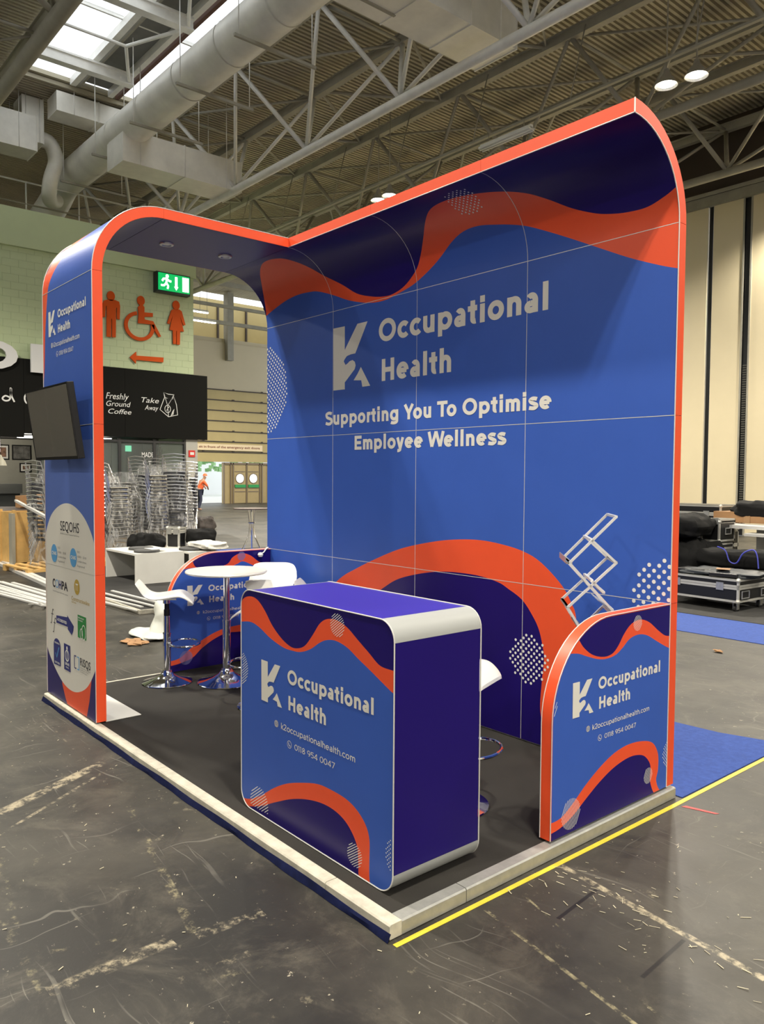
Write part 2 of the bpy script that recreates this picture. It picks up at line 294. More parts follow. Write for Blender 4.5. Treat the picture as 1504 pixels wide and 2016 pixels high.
# ---- geometric sans lettering drawn as strokes (cap height 1)
def sans(ch, w):
    """polylines and advance width; w = stroke width"""
    h = w/2; X = .735; A = 1.04; s_ = .09
    arc = lambda cx, cy, rx, ry, a, b, n=14: [(cx+rx*math.cos(math.radians(a+(b-a)*i/n)), cy+ry*math.sin(math.radians(a+(b-a)*i/n))) for i in range(n+1)]
    def bowl(x0, W_): return [arc(x0+W_/2, X/2, W_/2-h, X/2-h+.01, 0, 360, 26)]
    if ch in 'oO0':
        W_, H_ = {'o': (.72, X), 'O': (1.02, 1.0), '0': (.72, 1.0)}[ch]; return [arc(.045+W_/2, H_/2, W_/2-h, H_/2-h+.012, 0, 360, 30)], W_+.09
    if ch == 'c': return [arc(.045+.36, X/2, .36-h, X/2-h+.01, 42, 318, 22)], .70
    if ch == 'e': return [arc(.045+.355, X/2, .355-h, X/2-h+.01, 0, 312, 24), [(.06+h, X/2), (.74-h, X/2)]], .79
    if ch == 'a': return [[(.60-h, 0), (.60-h, .44)]+arc(.34, .44, .26-h, X-.44-h+.01, 0, 140, 10)[1:], arc(.30, .225, .25-h, .235-h, 90, 270, 12)+arc(.32, .24, .28-h, .25-h, 285, 340, 4), [(.30, .46-h), (.60-h, .46-h)]], .69
    if ch in 'pdbqg':
        x0 = .09 if ch in 'pb' else .045; W_ = .72; L_ = bowl(x0, W_); x = x0+h if ch in 'pb' else x0+W_-h
        if ch == 'p': L_.append([(x, X), (x, -.25)])
        if ch == 'b': L_.append([(x, A), (x, 0)])
        if ch == 'd': L_.append([(x, A), (x, 0)])
        if ch == 'g': L_.append([(x, X), (x, -.02)]+arc(x-.29, -.02, .29, .25-h, 0, -140, 10)[1:])
        return L_, W_+.135
    if ch == 'u': return [[(.08+h, X), (.08+h, .30)]+arc(.08+.30, .30, .30-h, .30-h+.01, 180, 360, 14)[1:], [(.68-h, X), (.68-h, 0)]], .77
    if ch in 'nh': return [[(.09+h, X if ch == 'n' else A), (.09+h, 0)], arc(.09+.30, X-.30, .30-h, .30-h+.01, 180, 0, 14)+[(.69-h, 0)]], .77
    if ch == 'm': return [[(.09+h, X), (.09+h, 0)], arc(.09+.27, X-.27, .27-h*.9, .27-h+.01, 180, 0, 12)+[(.63-h*.9, 0)], arc(.09+.27+.54-w*.9, X-.27, .27-h*.9, .27-h+.01, 180, 0, 12)+[(1.17-h*.9-w*.9, 0)]], 1.25-w*.9
    if ch == 'r': return [[(.09+h, X), (.09+h, 0)], arc(.42, X-.30, .33-h, .30-h, 175, 88, 8)], .46
    if ch == 't': return [[(.14+h, X+.20), (.14+h, .20)]+arc(.14+.22, .20, .22-h, .20-h, 180, 290, 8)[1:], [(.02, X-h), (.46, X-h)]], .50
    if ch == 'i': return [[(.09+h, X), (.09+h, 0)], [(.09+h, A-w*1.15), (.09+h, A+.01)]], .18+w
    if ch == 'l': return [[(.09+h, A), (.09+h, 0)]], .18+w
    if ch == 'k': return [[(.09+h, A), (.09+h, 0)], [(.62-h*.6, X), (.11+h, .24)], [(.31, .42), (.66-h*.6, 0)]], .68
    if ch == 'y': return [[(.01+h, X), (.345, .03)], [(.68-h, X), (.34, -.04)]+arc(.16, -.03, .20, .23-h, -15, -105, 6)[1:]], .69
    if ch == 's': return [spline([(.55, X-.14), (.44, X-h+.005), (.28, X-h+.01), (.12+h*.3, X-.19), (.22, .43), (.36, .36), (.51, .28), (.53-h*.2, .18), (.38, h-.01), (.22, h-.005), (.06+h*.2, .13)], 4)], .64
    if ch == 'S': return [spline([(.72, .84), (.58, 1-h), (.38, 1.01-h), (.13+h*.4, .80), (.24, .60), (.44, .51), (.66, .42), (.72-h*.2, .23), (.52, h-.01), (.32, h-.01), (.06+h*.3, .17)], 5)], .82
    if ch == 'H': return [[(.1+h, 1), (.1+h, 0)], [(.86-h, 1), (.86-h, 0)], [(.1, .5), (.86, .5)]], .96
    if ch == 'E': return [[(.1+h, 1), (.1+h, 0)], [(.1, 1-h), (.78, 1-h)], [(.1, .5), (.72, .5)], [(.1, h), (.78, h)]], .83
    if ch == 'T': return [[(.02, 1-h), (.80, 1-h)], [(.41, 1), (.41, 0)]], .80
    if ch == 'Y': return [[(.02+h, 1), (.45, .42)], [(.88-h, 1), (.45, .42)], [(.45, .44), (.45, 0)]], .86
    if ch == 'W': return [[(.02+h*.8, 1), (.34, h*.3)], [(.34, h*.3), (.66, 1)], [(.66, 1), (.98, h*.3)], [(.98, h*.3), (1.30-h*.8, 1)]], 1.32
    if ch == '1': return [[(.24, 1), (.24, 0)], [(.03, .90), (.24, 1-h)]], .42
    if ch == '2': return [spline([(.07, .80), (.20, .96-h*.5), (.40, 1-h+.01), (.60, .86), (.58, .62), (.34, .34), (.08, h)], 5)+[(.66, h)]], .74
    if ch == '4': return [[(.52, 0), (.52, 1)], [(.50, .98), (.07, .26)], [(.03, .24), (.70, .24)]], .76
    if ch == '5': return [[(.64, 1-h), (.16, 1-h), (.13, .58)]+arc(.34, .33, .32-h, .33-h, 125, -140, 14)], .74
    if ch == '7': return [[(.05, 1-h), (.64, 1-h), (.25, 0)]], .68
    if ch == '8': return [arc(.39, .27, .32-h, .28-h, 0, 360, 20), arc(.39, .76, .28-h, .25-h, 0, 360, 20)], .78
    if ch == '9': return [arc(.38, .68, .33-h, .33-h, 0, 360, 20), arc(.28, .62, .43-h, .62-h, 10, -82, 10)], .76
    if ch == '.': return [[(.1, 0), (.1, w*1.05)]], .2+w*.5
    return [], .34
def gtext(mb, body, x0, x1, base, top, fn, w=.16, mi=0, d=-.0012, ref=1.04):
    pen = 0; L_ = []
    for k, ch in enumerate(body):
        ls, adv = sans(ch, w); L_ += [[(x+pen, y) for x, y in l] for l in ls]; pen += adv
        if ch in 'TYW' and k+1 < len(body) and body[k+1] in 'oe': pen -= .10
    a0 = min(x for l in L_ for x, _ in l)-w/2; a1 = max(x for l in L_ for x, _ in l)+w/2
    sx = (x1-x0)/(a1-a0); sy = (top-base)/ref
    for kk, l in enumerate(L_):
        dd = d-.00015*(kk % 4)
        closed = math.hypot(l[0][0]-l[-1][0], l[0][1]-l[-1][1]) < 1e-4 and len(l) > 4
        pts = l[:-1] if closed else l; k = len(pts); A_ = []; B_ = []
        for i in range(k):
            a = pts[i-1] if (i or closed) else pts[0]; b = pts[(i+1) % k] if (closed or i < k-1) else pts[-1]
            d1 = Vector((pts[i][0]-a[0], pts[i][1]-a[1])); d2 = Vector((b[0]-pts[i][0], b[1]-pts[i][1]))
            if d1.length < 1e-9: d1 = d2
            if d2.length < 1e-9: d2 = d1
            d1.normalize(); d2.normalize(); t = (d1+d2); t = t.normalized() if t.length > 1e-6 else d1
            n_ = Vector((-t.y, t.x)); m_ = w/2/max(.5, abs(t.dot(d1)))
            A_.append((pts[i][0]+n_.x*m_, pts[i][1]+n_.y*m_)); B_.append((pts[i][0]-n_.x*m_, pts[i][1]-n_.y*m_))
        f = lambda p: fn(x0+(p[0]-a0)*sx, base+p[1]*sy, dd)
        n = k; m = k if closed else k-1
        mb.add([f(p) for p in A_+B_], [(i, (i+1) % k, (i+1) % k+k, i+k) for i in range(m)], mi)
def contact(parent, mt, fn, L, O, H, U, Pn):
    """logo box L, first line O, second H (x0,x1,base,top), web U, phone Pn (icon x, x0, x1, base, top)"""
    m = MB(); logo(m, *L, fn); m.go('logo_mark', mt, parent, fix=False)
    m = MB(); gtext(m, 'Occupational', *O, fn, .215); gtext(m, 'Health', *H, fn, .215); m.go('title_lettering', mt, parent, fix=False)
    m = MB(); gtext(m, 'k2occupationalhealth.com', *U[1:], fn, .135); m.go('website_lettering', mt, parent, fix=False)
    m = MB(); gtext(m, '0118 954 0047', *Pn[1:], fn, .12, ref=1.0); m.go('telephone_lettering', mt, parent, fix=False)
    m = MB(); globe(m, U[0], (U[3]+U[4])/2, (U[4]-U[3])*.52, fn); m.go('globe_icon', mt, parent, fix=False)
    m = MB(); phone(m, Pn[0], (Pn[3]+Pn[4])/2, (Pn[4]-Pn[3])*.62, fn); m.go('telephone_icon', mt, parent, fix=False)

# ---------------------------------------------------------------- booth back wall
TH = .07
def wallfn(s, t, d):
    if t <= 3: return (s, d, t)
    a = (t-3)/.43; return (s, -.43+(.43+d)*math.cos(a), 3+(.43+d)*math.sin(a))
TM = 3+.43*PI/2
BEND = [3+.43*PI/2*i/14 for i in range(15)]
def sheet(mb, fn, s0, s1, ts, d0, d1, mi=0, sm=False):
    vs = []; n = len(ts)
    for t in ts: vs += [fn(s0, t, d0), fn(s1, t, d0), fn(s1, t, d1), fn(s0, t, d1)]
    fs = [(4*i+j, 4*i+(j+1) % 4, 4*i+4+(j+1) % 4, 4*i+4+j) for i in range(n-1) for j in range(4)]
    mb.add(vs, fs+[(0, 3, 2, 1), (4*n-4, 4*n-3, 4*n-2, 4*n-1)], mi, sm)
rng = lambda a, b, n: [a+(b-a)*i/n for i in range(n+1)]
SP = lambda k: spline(G[k], 6)
U_ = SP('WU'); L_ = SP('WL'); CN = SP('Wcon')
O_ = spline([(-4.3, .1), (-3.7, .26), (-3.25, .58)]+G['WO']+[(-.575, .6), (-.6, .38), (-.56, .12), (-.3, -.1)], 6)
I_ = spline([(-4.3, .02), (-3.6, .14), (-3.1, .36), (-2.7, .62)]+G['WI']+[(-.845, .2), (-.76, .02), (-.6, -.12)], 6)
WALL_ART = [([(-4.2, 3.06)]+CN+U_+[(.1, 3.2), (.1, 4), (-4.2, 4)], 2), (L_+[(.1, 2.72), (.1, 3.2)]+U_[::-1]+CN[::-1], 1),
            (O_+[(-.3, -.3), (-4.3, -.3)], 1), (I_+[(-.6, -.3), (-4.3, -.3)], 2)]
bw = thing('exhibition_back_wall', 'tall blue exhibition stand wall with orange wave, white lettering and forward-curving top', 'exhibition wall', (-2, .03, 0))
g = .0022
core = MB(); sheet(core, wallfn, -4, -.006, [0, 1, 2, 3]+BEND[1:], .014, TH-.014); core.go('frame', M_TRIM, bw)
for i in range(4):
    for j in range(3):
        art_panel('panel', rect(-4+i+g, -3+i-g, j+(g if j else .012), j+1-g), WALL_ART, 0, wallfn, .014, PR, bw)
    art_panel('curved_panel', rect(-4+i+g, -3+i-g, 3+g, TM-.001), WALL_ART, 0, wallfn, .014, PR, bw, BEND)
    b = MB(); sheet(b, wallfn, -4+i+g, -3+i-g, [.01, 1, 2, 3]+BEND[1:], TH-.014, TH); b.go('rear_skin', M_NV, bw)
for a, b_ in ((.01, 1), (1, 2), (2, 3)):
    m = MB(); sheet(m, wallfn, -.006, 0, [a+.001, b_-.001], .001, TH); m.go('edge_strip', M_OR, bw)
m = MB(); sheet(m, wallfn, -.006, 0, [3.001]+BEND[1:], .001, TH); m.go('edge_strip', M_OR, bw)
for i in range(3):
    m = MB(); m.box(-3+i+.001, -.436, 3.43, -2+i-.001, -.43, 3.5); m.go('edge_strip', M_OR, bw)
m = MB(); m.tube([wallfn(0, t, 0) for t in [.01, 1, 2, 3]+BEND[1:]], .003, 6); m.tube([(0, -.436, 3.43), (0, -.436, 3.5)], .004, 6); m.go('corner_trim', M_TRIM, bw)
m = MB(); m.tube([(-3, -.436, 3.43), (0, -.436, 3.43)], .003, 6); m.go('lip_trim', M_TRIM, bw)
m = MB(); logo(m, -2.995, -2.521, 2.36, 2.86, wallfn); m.go('logo_mark', M_CR, bw, fix=False)
m = MB(); gtext(m, 'Occupational', -2.422, -.837, 2.680, 2.853, wallfn, .22); m.go('title_lettering', M_CR, bw, fix=False)
m = MB(); gtext(m, 'Health', -2.405, -1.652, 2.385, 2.556, wallfn, .22); m.go('title_lettering', M_CR, bw, fix=False)
m = MB(); gtext(m, 'Supporting You To Optimise', -3.11, -.8, 2.083, 2.197, wallfn, .22); m.go('slogan_lettering', M_CR, bw, fix=False)
m = MB(); gtext(m, 'Employee Wellness', -2.725, -1.147, 1.875, 1.989, wallfn, .22); m.go('slogan_lettering', M_CR, bw, fix=False)
for i in range(1, 4):
    m = MB(); sheet(m, wallfn, -4+i-.0016, -4+i+.0016, [.012, 1, 2, 3]+BEND[1:], -.0007, .003); m.go('joint_strip', M_TRIM, bw)
for t in (1, 2, 3): m = MB(); sheet(m, wallfn, -3.999, -.004, [t-.0018, t+.0018], -.0007, .003); m.go('joint_strip', M_TRIM, bw)
hd = MB(); inw = lambda x, y: -4 < x < -.005 and y > .02
dots(hd, -1.31, 3.49, .12, .024, .0062, wallfn, inw); dots(hd, -4.07, 2.44, .40, .034, .0095, wallfn, inw, ang=.9)
dots(hd, -.945, .53, .152, .03, .0088, wallfn, inw); dots(hd, .02, .99, .26, .042, .0115, wallfn, inw)
hd.go('halftone_dots', M_WH, bw, fix=False)

# ---------------------------------------------------------------- archway at the left end
def prof(u, d):
    if u <= 3: return (-1.958+d, u)
    if u <= 4: a = (u-3)*PI/2; return (-1.458-(.5-d)*math.cos(a), 3+(.5-d)*math.sin(a))
    return (-1.458+(u-4)*1.028, 3.5-d)
def colfn(s, t, d):
    u = t if t <= 3 else (3+(t-3)/(PI/4) if t <= 3+PI/4 else 4+(t-3-PI/4)/1.028)
    y, z = prof(u, d); return (s, y, z)
def infn(s, t, d):
    u = t if t <= 3 else (3+(t-3)/(PI/4) if t <= 3+PI/4 else 4+(t-3-PI/4)/1.028)
    y, z = prof(u, .07-d); return (s, y, z)
TA = 3+PI/4
ABEND = [3+PI/4*i/16 for i in range(17)]
OV = spline([(-4.05, 1.13), (-3.986, 1.24), (-3.869, 1.361), (-3.705, 1.434), (-3.524, 1.462), (-3.352, 1.44), (-3.168, 1.366), (-3.027, 1.245), (-2.95, 1.1)], 6) + \
     spline([(-2.95, .45), (-3.031, .333), (-3.157, .22), (-3.311, .153), (-3.47, .128), (-3.647, .150), (-3.831, .232), (-3.986, .345), (-4.05, .45)], 6)
COL_ART = [(rect(-4.1, -2.9, -.1, .5), 2), ([(-3.70, .3), (-3.661, .131), (-3.60, .05), (-3.529, -.02), (-3.186, -.02), (-3.12, .13), (-3.07, .31)], 1),
           (rect(-4.1, -2.9, .75, 1.9), 4), (OV, 3),
           (spline([(-4.1, 2.0), (-3.985, 2.4), (-3.95, 2.7), (-3.885, 2.99), (-3.83, 3.1), (-3.68, 3.28), (-3.42, 3.46), (-3.15, 3.60), (-2.9, 3.70)], 6)+[(-2.9, 4.3), (-4.2, 4.3)], 1),
           (spline([(-4.1, 3.05), (-3.99, 3.15), (-3.92, 3.3), (-3.75, 3.5), (-3.5, 3.65), (-3.2, 3.76), (-2.9, 3.84)], 6)+[(-2.9, 4.3), (-4.2, 4.3)], 2)]
ar = thing('exhibition_archway', 'rounded blue archway with orange edge, logo column and ceiling downlights left on the stand', 'archway', (-3.5, -1.9, 0))
core = MB(); core_t = [.012, 1, 2, 3]+ABEND[1:]+[TA+1.028]
sheet(core, colfn, -3.994, -3.006, core_t, .014, .056); core.go('frame', M_TRIM, ar)
for j in range(3): art_panel('panel', rect(-4+.004, -3-.004, j+(g if j else .012), j+1-g), COL_ART, 0, colfn, .014, PR, ar)
art_panel('curved_panel', rect(-3.996, -3.004, 3+g, TA-g), COL_ART, 0, colfn, .014, PR, ar, ABEND)
m = MB(); sheet(m, colfn, -3.996, -3.004, [TA+g, TA+1.5], 0, .014); m.go('roof_panel', M_NV, ar)
IN_ART = [(spline([(-4.1, 3.05), (-3.7, 3.12), (-3.45, 3.3), (-3.42, 3.5), (-3.6, 3.62), (-4.1, 3.6)], 6), 1)]
for j in range(3): art_panel('panel', rect(-3.996, -3.004, j+(g if j else .012), j+1-g), [], 0, infn, .014, PR, ar)
art_panel('curved_panel', rect(-3.996, -3.004, 3+g, TA-g), IN_ART, 2, infn, .014, PR, ar, ABEND)
m = MB(); sheet(m, infn, -3.996, -3.004, [TA+g, TA+1.026], 0, .014); m.go('ceiling_panel', M_NV, ar)
for x0, x1 in ((-3.004, -2.998), (-4.002, -3.996)):
    for ts in ([.012, .999], [1.001, 1.999], [2.001, 2.999], [3.001]+ABEND[1:], [TA+.001, TA+1.03]):
        m = MB(); sheet(m, colfn, x0, x1, ts, .001, .069); m.go('edge_strip', M_OR, ar)
    m = MB(); x = x1 if x0 > -3.5 else x0
    m.tube([colfn(x, t, 0) for t in [.012, 1, 2, 3]+ABEND[1:]+[TA+1.03]], .0028, 6); m.go('corner_trim', M_TRIM, ar)
for t in (1, 2, 3): m = MB(); sheet(m, colfn, -3.998, -3.002, [t-.0018, t+.0018], -.0007, .003); m.go('joint_strip', M_TRIM, ar)
for y in (-1.184, -.684):
    m = MB(); m.lathe([(0, -.004), (.03, -.004), (.036, -.012), (.052, -.010), (.056, 0), (.0, 0)], (-3.539, y, 3.4295), 28)
    o = m.go('downlight', M_AL, ar)
m = MB(); m.box(-3.70, -1.888, .001, -3.01, -1.64, .007); m.go('base_plate', M_WPB, ar, .002)
contact(ar, M_WH, colfn, (-3.868, -3.71, 2.672, 2.852), (-3.665, -3.107, 2.785, 2.845), (-3.668, -3.41, 2.679, 2.739), (-3.797, -3.765, -3.228, 2.588, 2.622), (-3.685, -3.645, -3.351, 2.516, 2.546))

# partner marks printed on the white disc
def marks():
    f = colfn; PM = [mat('ink_black', srgb(45, 45, 55), .5), mat('ink_light_blue', srgb(90, 160, 215), .5), M_WH, mat('ink_dark_blue', srgb(45, 50, 120), .5), mat('ink_gold', srgb(190, 160, 70), .5), mat('ink_green', srgb(45, 140, 70), .5), mat('ink_grey', srgb(150, 150, 150), .5)]
    K = MB()
    def flush():
        nonlocal K
        K.go('partner_mark', PM, ar, fix=False); K = MB()
    text(K, 'SEQOHS', -3.665, -3.28, 1.262, 1.332, f, .004, asc='S')
    text(K, 'Safe Effective Quality Occupational Health Service', -3.665, -3.281, 1.236, 1.247, f, .01, mi=6)
    flush()
    for cx in (-3.805, -3.40):
        flat(K, circ(cx, 1.085, .067, 28), f, 1); text(K, 'CHAS', cx-.05, cx+.05, 1.073, 1.1, f, .03, mi=2, d=-.002, asc='S')
        for i, w in enumerate((.05, .17, .17, .14)): text(K, ('ISO', '45001 · 2018', 'Certified scheme', 'Registered')[i], cx+.08, cx+.08+w, 1.125-i*.032, 1.14-i*.032, f, .0, mi=6)
        if cx < -3.6: flush()
    flush()
    text(K, 'C', -3.85, -3.79, .832, .895, f, .03); text(K, 'O', -3.785, -3.72, .832, .895, f, .0, mi=1, asc='O'); text(K, 'H', -3.713, -3.66, .832, .895, f, .03, mi=3); text(K, 'PA', -3.65, -3.52, .832, .895, f, .03)
    text(K, 'Commercial Occupational Health Providers Association', -3.85, -3.52, .8, .811, f, .01, mi=6)
    flush()
    flat(K, circ(-3.335, .885, .054, 24), f, 4); stroke(K, [(-3.36, .905), (-3.31, .905)], .008, f, 2, -.002); stroke(K, [(-3.35, .86), (-3.35, .9), (-3.32, .9), (-3.32, .86)], .006, f, 2, -.002)
    text(K, 'Constructionline', -3.446, -3.095, .783, .812, f, .0, mi=4); text(K, 'Gold Member', -3.446, -3.35, .765, .777, f, .0, mi=4)
    flush()
    for dx, dy, h in ((0, 0, .11), (.05, -.06, .1)):
        stroke(K, spline([(-3.905+dx, .555+dy), (-3.885+dx, .56+dy), (-3.87+dx, .62+dy), (-3.855+dx, .66+dy), (-3.835+dx, .655+dy)], 5), .008, f)
        stroke(K, [(-3.89+dx, .625+dy), (-3.84+dx, .625+dy)], .006, f)
    flat(K, [(-3.775, .627), (-3.54, .645), (-3.54, .66), (-3.405, .60), (-3.42, .56), (-3.45, .53), (-3.53, .56), (-3.53, .577), (-3.775, .572)], f, 3)
    text(K, 'ACCREDITED', -3.755, -3.55, .592, .612, f, .03, mi=2, d=-.002, asc='A')
    flush()
    flat(K, rect(-3.327, -3.163, .537, .695), f, 5); text(K, 'SafeContractor', -3.32, -3.2, .672, .685, f, .01, mi=2, d=-.002); text(K, 'Accredited', -3.32, -3.23, .655, .667, f, .01, mi=2, d=-.002)
    for cx, cy, ry in ((-3.21, .585, .05), (-3.255, .57, .035)): stroke(K, circ(cx, cy, ry*.7, 20, ry), .008, f, 2, -.002, closed=True)
    flush()
    flat(K, [(-3.843, .254), (-3.69, .26)]+circ(-3.767, .40, .077, 14, .055, 0, PI, True), f, 3); stroke(K, [(-3.80, .345), (-3.775, .315), (-3.725, .395)], .012, f, 1, -.002)
    text(K, 'CERTIFIED', -3.82, -3.71, .268, .282, f, .02, mi=2, d=-.002, asc='C'); text(K, 'CYBER ESSENTIALS', -3.825, -3.71, .415, .428, f, .02, mi=2, d=-.002, asc='C')
    flush()
    flat(K, rect(-3.617, -3.483, .257, .447), f, 3); stroke(K, circ(-3.55, .365, .038, 20), .01, f, 2, -.002, closed=True); flat(K, circ(-3.55, .42, .014, 10), f, 2, -.002); stroke(K, [(-3.55, .335), (-3.55, .395)], .012, f, 2, -.002)
    text(K, 'UKAS', -3.595, -3.505, .295, .315, f, .03, mi=2, d=-.002, asc='A'); text(K, 'TESTING', -3.58, -3.52, .275, .285, f, .02, mi=2, d=-.002, asc='T')
    flush()
    stroke(K, [(-3.365, .394), (-3.402, .394), (-3.402, .308), (-3.365, .308)], .012, f, 3); stroke(K, [(-3.345, .394), (-3.31, .394), (-3.31, .308), (-3.345, .308)], .012, f, 1)
    text(K, 'RISQS', -3.286, -3.092, .345, .4, f, .012, asc='R')
    for i in range(3): text(K, ('Railway Industry Supplier', 'Qualification Scheme', 'Certified Supplier')[i], -3.286, (-3.09, -3.13, -3.15)[i], .327-.014*i, .337-.014*i, f, .0, mi=6)
    flush()
marks()

# ---------------------------------------------------------------- low side walls
def low_outline():
    pts = [(0, .012), (0, 1.0), (-.55, 1.0)]
    pts += [(-.55-.45*math.sin(a), .55+.45*math.cos(a)) for a in rng(0, PI/2, 16)][1:]
    return pts+[(-1.0, .012)]
def low_wall(name, label, x0, x1, artout, artin):
    """x0 = inner face, x1 = outer face (towards +x)"""
    o = thing(name, label, 'low wall', ((x0+x1)/2, -.5, 0))
    ol = low_outline(); ins = [(max(-.9935, s) if s < 0 else -.004, min(t, .9935)) for s, t in ol]
    cx, cy = -.55, .55
    ins = []
    for s, t in ol:
        if s < cx and t > cy: q = math.hypot(s-cx, t-cy); ins.append((cx+(s-cx)*(q-.006)/q, cy+(t-cy)*(q-.006)/q))
        else: ins.append((min(-.003, max(s, -.994)), min(t, .994)))
    fo = lambda s, t, d: (x1-d, s, t); fi = lambda s, t, d: (x0+d, s, t)
    art_panel('outer_panel', ins, artout, 0, fo, .012, PR, o); art_panel('inner_panel', ins, artin, 0, fi, .012, PR, o)
    m = MB(); m.prism([(s*.99, t*.99+.003) for s, t in ins], lambda s, t, d: (x0+d, s, t), .012, x1-x0-.012); m.go('frame', M_TRIM, o)
    m = MB(); k = len(ol); path = ol[1:]; pin = ins[1:]
    vs = []
    for (s, t), (s2, t2) in zip(path, pin): vs += [(x0, s, t), (x1, s, t), (x1, s2, t2), (x0, s2, t2)]
    n = len(path); fs = [(4*i+j, 4*i+(j+1) % 4, 4*i+4+(j+1) % 4, 4*i+4+j) for i in range(n-1) for j in range(4)]
    m.add(vs, fs+[(0, 3, 2, 1), (4*n-4, 4*n-3, 4*n-2, 4*n-1)], 0, True); m.go('edge_strip', M_OR, o)
    for x in (x0, x1):
        m = MB(); m.tube([(x, s, t) for s, t in path], .0024, 6); m.go('corner_trim', M_TRIM, o)
    return o, fo, fi
LA, LB, LC, LD = SP('LA'), SP('LB'), SP('LC'), SP('LD')
LOW_ART = [([(-1.1, 1.1), (-1.1, .96)]+[(-.9, .97)]+LA+[(.1, .83), (.1, 1.1)], 2)]
LOW_ART = [([(-1.1, 1.1), (-1.1, .87)]+LB+[(.1, .74), (.1, 1.1)], 1), ([(-.85, 1.1)]+LA+[(.1, .82), (.1, 1.1)], 2),
           ([(-1.1, .10)]+LC+[(.1, -.1), (-1.1, -.1)], 1), ([(-1.1, .045)]+LD+[(-.08, -.1), (-1.1, -.1)], 2)]
lw, fo, fi = low_wall('low_side_wall', 'low blue rounded wall at the right front with logo, website and telephone number', -.06, 0, LOW_ART, LOW_ART)
contact(lw, M_CR, fo, (-.85, -.684, .549, .716), (-.647, -.091, .652, .713), (-.645, -.371, .556, .617), (-.725, -.690, -.189, .464, .49), (-.627, -.588, -.311, .402, .425))
t_ = MB(); lin = lambda x, y: x < -.004 and y > .02 and not (x < -.55 and y > .55 and math.hypot(x+.55, y-.55) > .44) and x > -.993
hatch(t_, -.849, .10, .073, .0105, .003, 1.1, fo, lin); hatch(t_, -.185, .118, .042, .0085, .0025, 1.1, fo, lin); hatch(t_, -.314, .935, .04, .0085, .0025, .9, fo, lin)
hatch(t_, -1.04, .63, .075, .011, .003, 1.1, fo, lin); dots(t_, .04, .19, .085, .013, .0035, fo, lin); t_.go('halftone_dots', M_WH, lw, fix=False)
MA, MBc, MC, MD = SP('MA'), SP('MB'), SP('MC')+[(-.2, .33), (-.1, .27), (.1, .2)], SP('MD')+[(-.22, .26), (-.15, .1), (.1, 0)]
LEFT_ART = [([(-1.1, 1.1), (-1.1, .87)]+MBc+[(.1, .8), (.1, 1.1)], 1), ([(-.85, 1.1)]+MA+[(.1, .84), (.1, 1.1)], 2),
            ([(-1.1, .09)]+MC+[(.1, -.1), (-1.1, -.1)], 1), ([(-1.1, .045)]+MD+[(.1, -.1), (-1.1, -.1)], 2)]
lw2, fo2, fi2 = low_wall('low_side_wall', 'low blue rounded wall behind the round bar table at the far left', -4.0, -3.94, LEFT_ART, LEFT_ART)
contact(lw2, M_CR, fo2, (-.829, -.674, .556, .728), (-.631, -.13, .666, .722), (-.631, -.38, .568, .624), (-.728, -.683, -.19, .477, .503), (-.63, -.587, -.33, .416, .44))
t_ = MB(); hatch(t_, -.305, .951, .04, .005, .003, .9, fo2, lin); hatch(t_, -.843, .117, .06, .006, .0035, .9, fo2, lin); t_.go('halftone_dots', mat('pale_dot_print', (.2, .2, .45), .5), lw2, fix=False)

# ---------------------------------------------------------------- counter
CX0, CX1, CY0, CY1, CZ0, CZ1, CR = -1.283, -.113, -1.853, -1.357, .004, 1.103, .085
def rrect(x0, x1, z0, z1, r, n=8):
    o = []
    for cx, cz, a in ((x1-r, z1-r, 0), (x0+r, z1-r, PI/2), (x0+r, z0+r, PI), (x1-r, z0+r, 1.5*PI)):
        o += [(cx+r*math.cos(a+PI/2*i/n), cz+r*math.sin(a+PI/2*i/n)) for i in range(n+1)]
    return o
ct = thing('reception_counter', 'blue boxy reception counter with rounded silver corners, logo and violet top', 'counter', (-.7, -1.6, 0))
CA, CB, CC, CD = SP('CA'), SP('CB'), SP('CC'), SP('CD')
C_ART = [([(-1.4, 1.2), (-1.4, .93)]+CB+[(0, .78), (0, 1.2)], 1), ([(-1.4, 1.2), (-1.4, .96)]+CA+[(0, .91), (0, 1.2)], 2),
         ([(-1.4, .03)]+CC+[(-.15, -.2), (-1.4, -.2)], 1), ([(-1.4, -.02)]+CD+[(-.2, -.2), (-1.4, -.2)], 2)]
cf = lambda s, t, d: (s, CY0+d, t); cb = lambda s, t, d: (s, CY1-d, t)
art_panel('front_panel', rrect(CX0+.004, CX1-.004, CZ0+.004, CZ1-.004, CR-.004), C_ART, 0, cf, .012, PR, ct)
m = MB(); m.prism(rrect(CX0+.005, CX1-.005, CZ0+.005, CZ1-.005, CR-.005), lambda s, t, d: (s, CY0+d, t), .012, CY1-CY0-.002); m.go('body', M_NV, ct)
# silver corner radii
for k, (cx, cz, a) in enumerate(((CX1-CR, CZ1-CR, 0), (CX0+CR, CZ1-CR, PI/2), (CX0+CR, CZ0+CR, PI), (CX1-CR, CZ0+CR, 1.5*PI))):
    m = MB(); vs = []; n = 10
    for i in range(n+1):
        t = a+PI/2*i/n
        for r in (CR, CR-.006):
            for y in (CY0+.004, CY1-.004): vs.append((cx+r*math.cos(t), y, cz+r*math.sin(t)))
    fs = []
    for i in range(n):
        o = 4*i; fs += [(o, o+1, o+5, o+4), (o+2, o+6, o+7, o+3), (o, o+4, o+6, o+2), (o+1, o+3, o+7, o+5)]
    m.add(vs, fs, 0, True); m.go('corner_profile', M_TRIM if False else mat('satin_silver', (.40, .41, .40), .5, .1), ct)
m = MB(); m.box(CX0+CR+.001, CY0+.006, CZ1-.006, CX1-CR-.001, CY1-.006, CZ1); m.go('countertop', M_PU, ct)
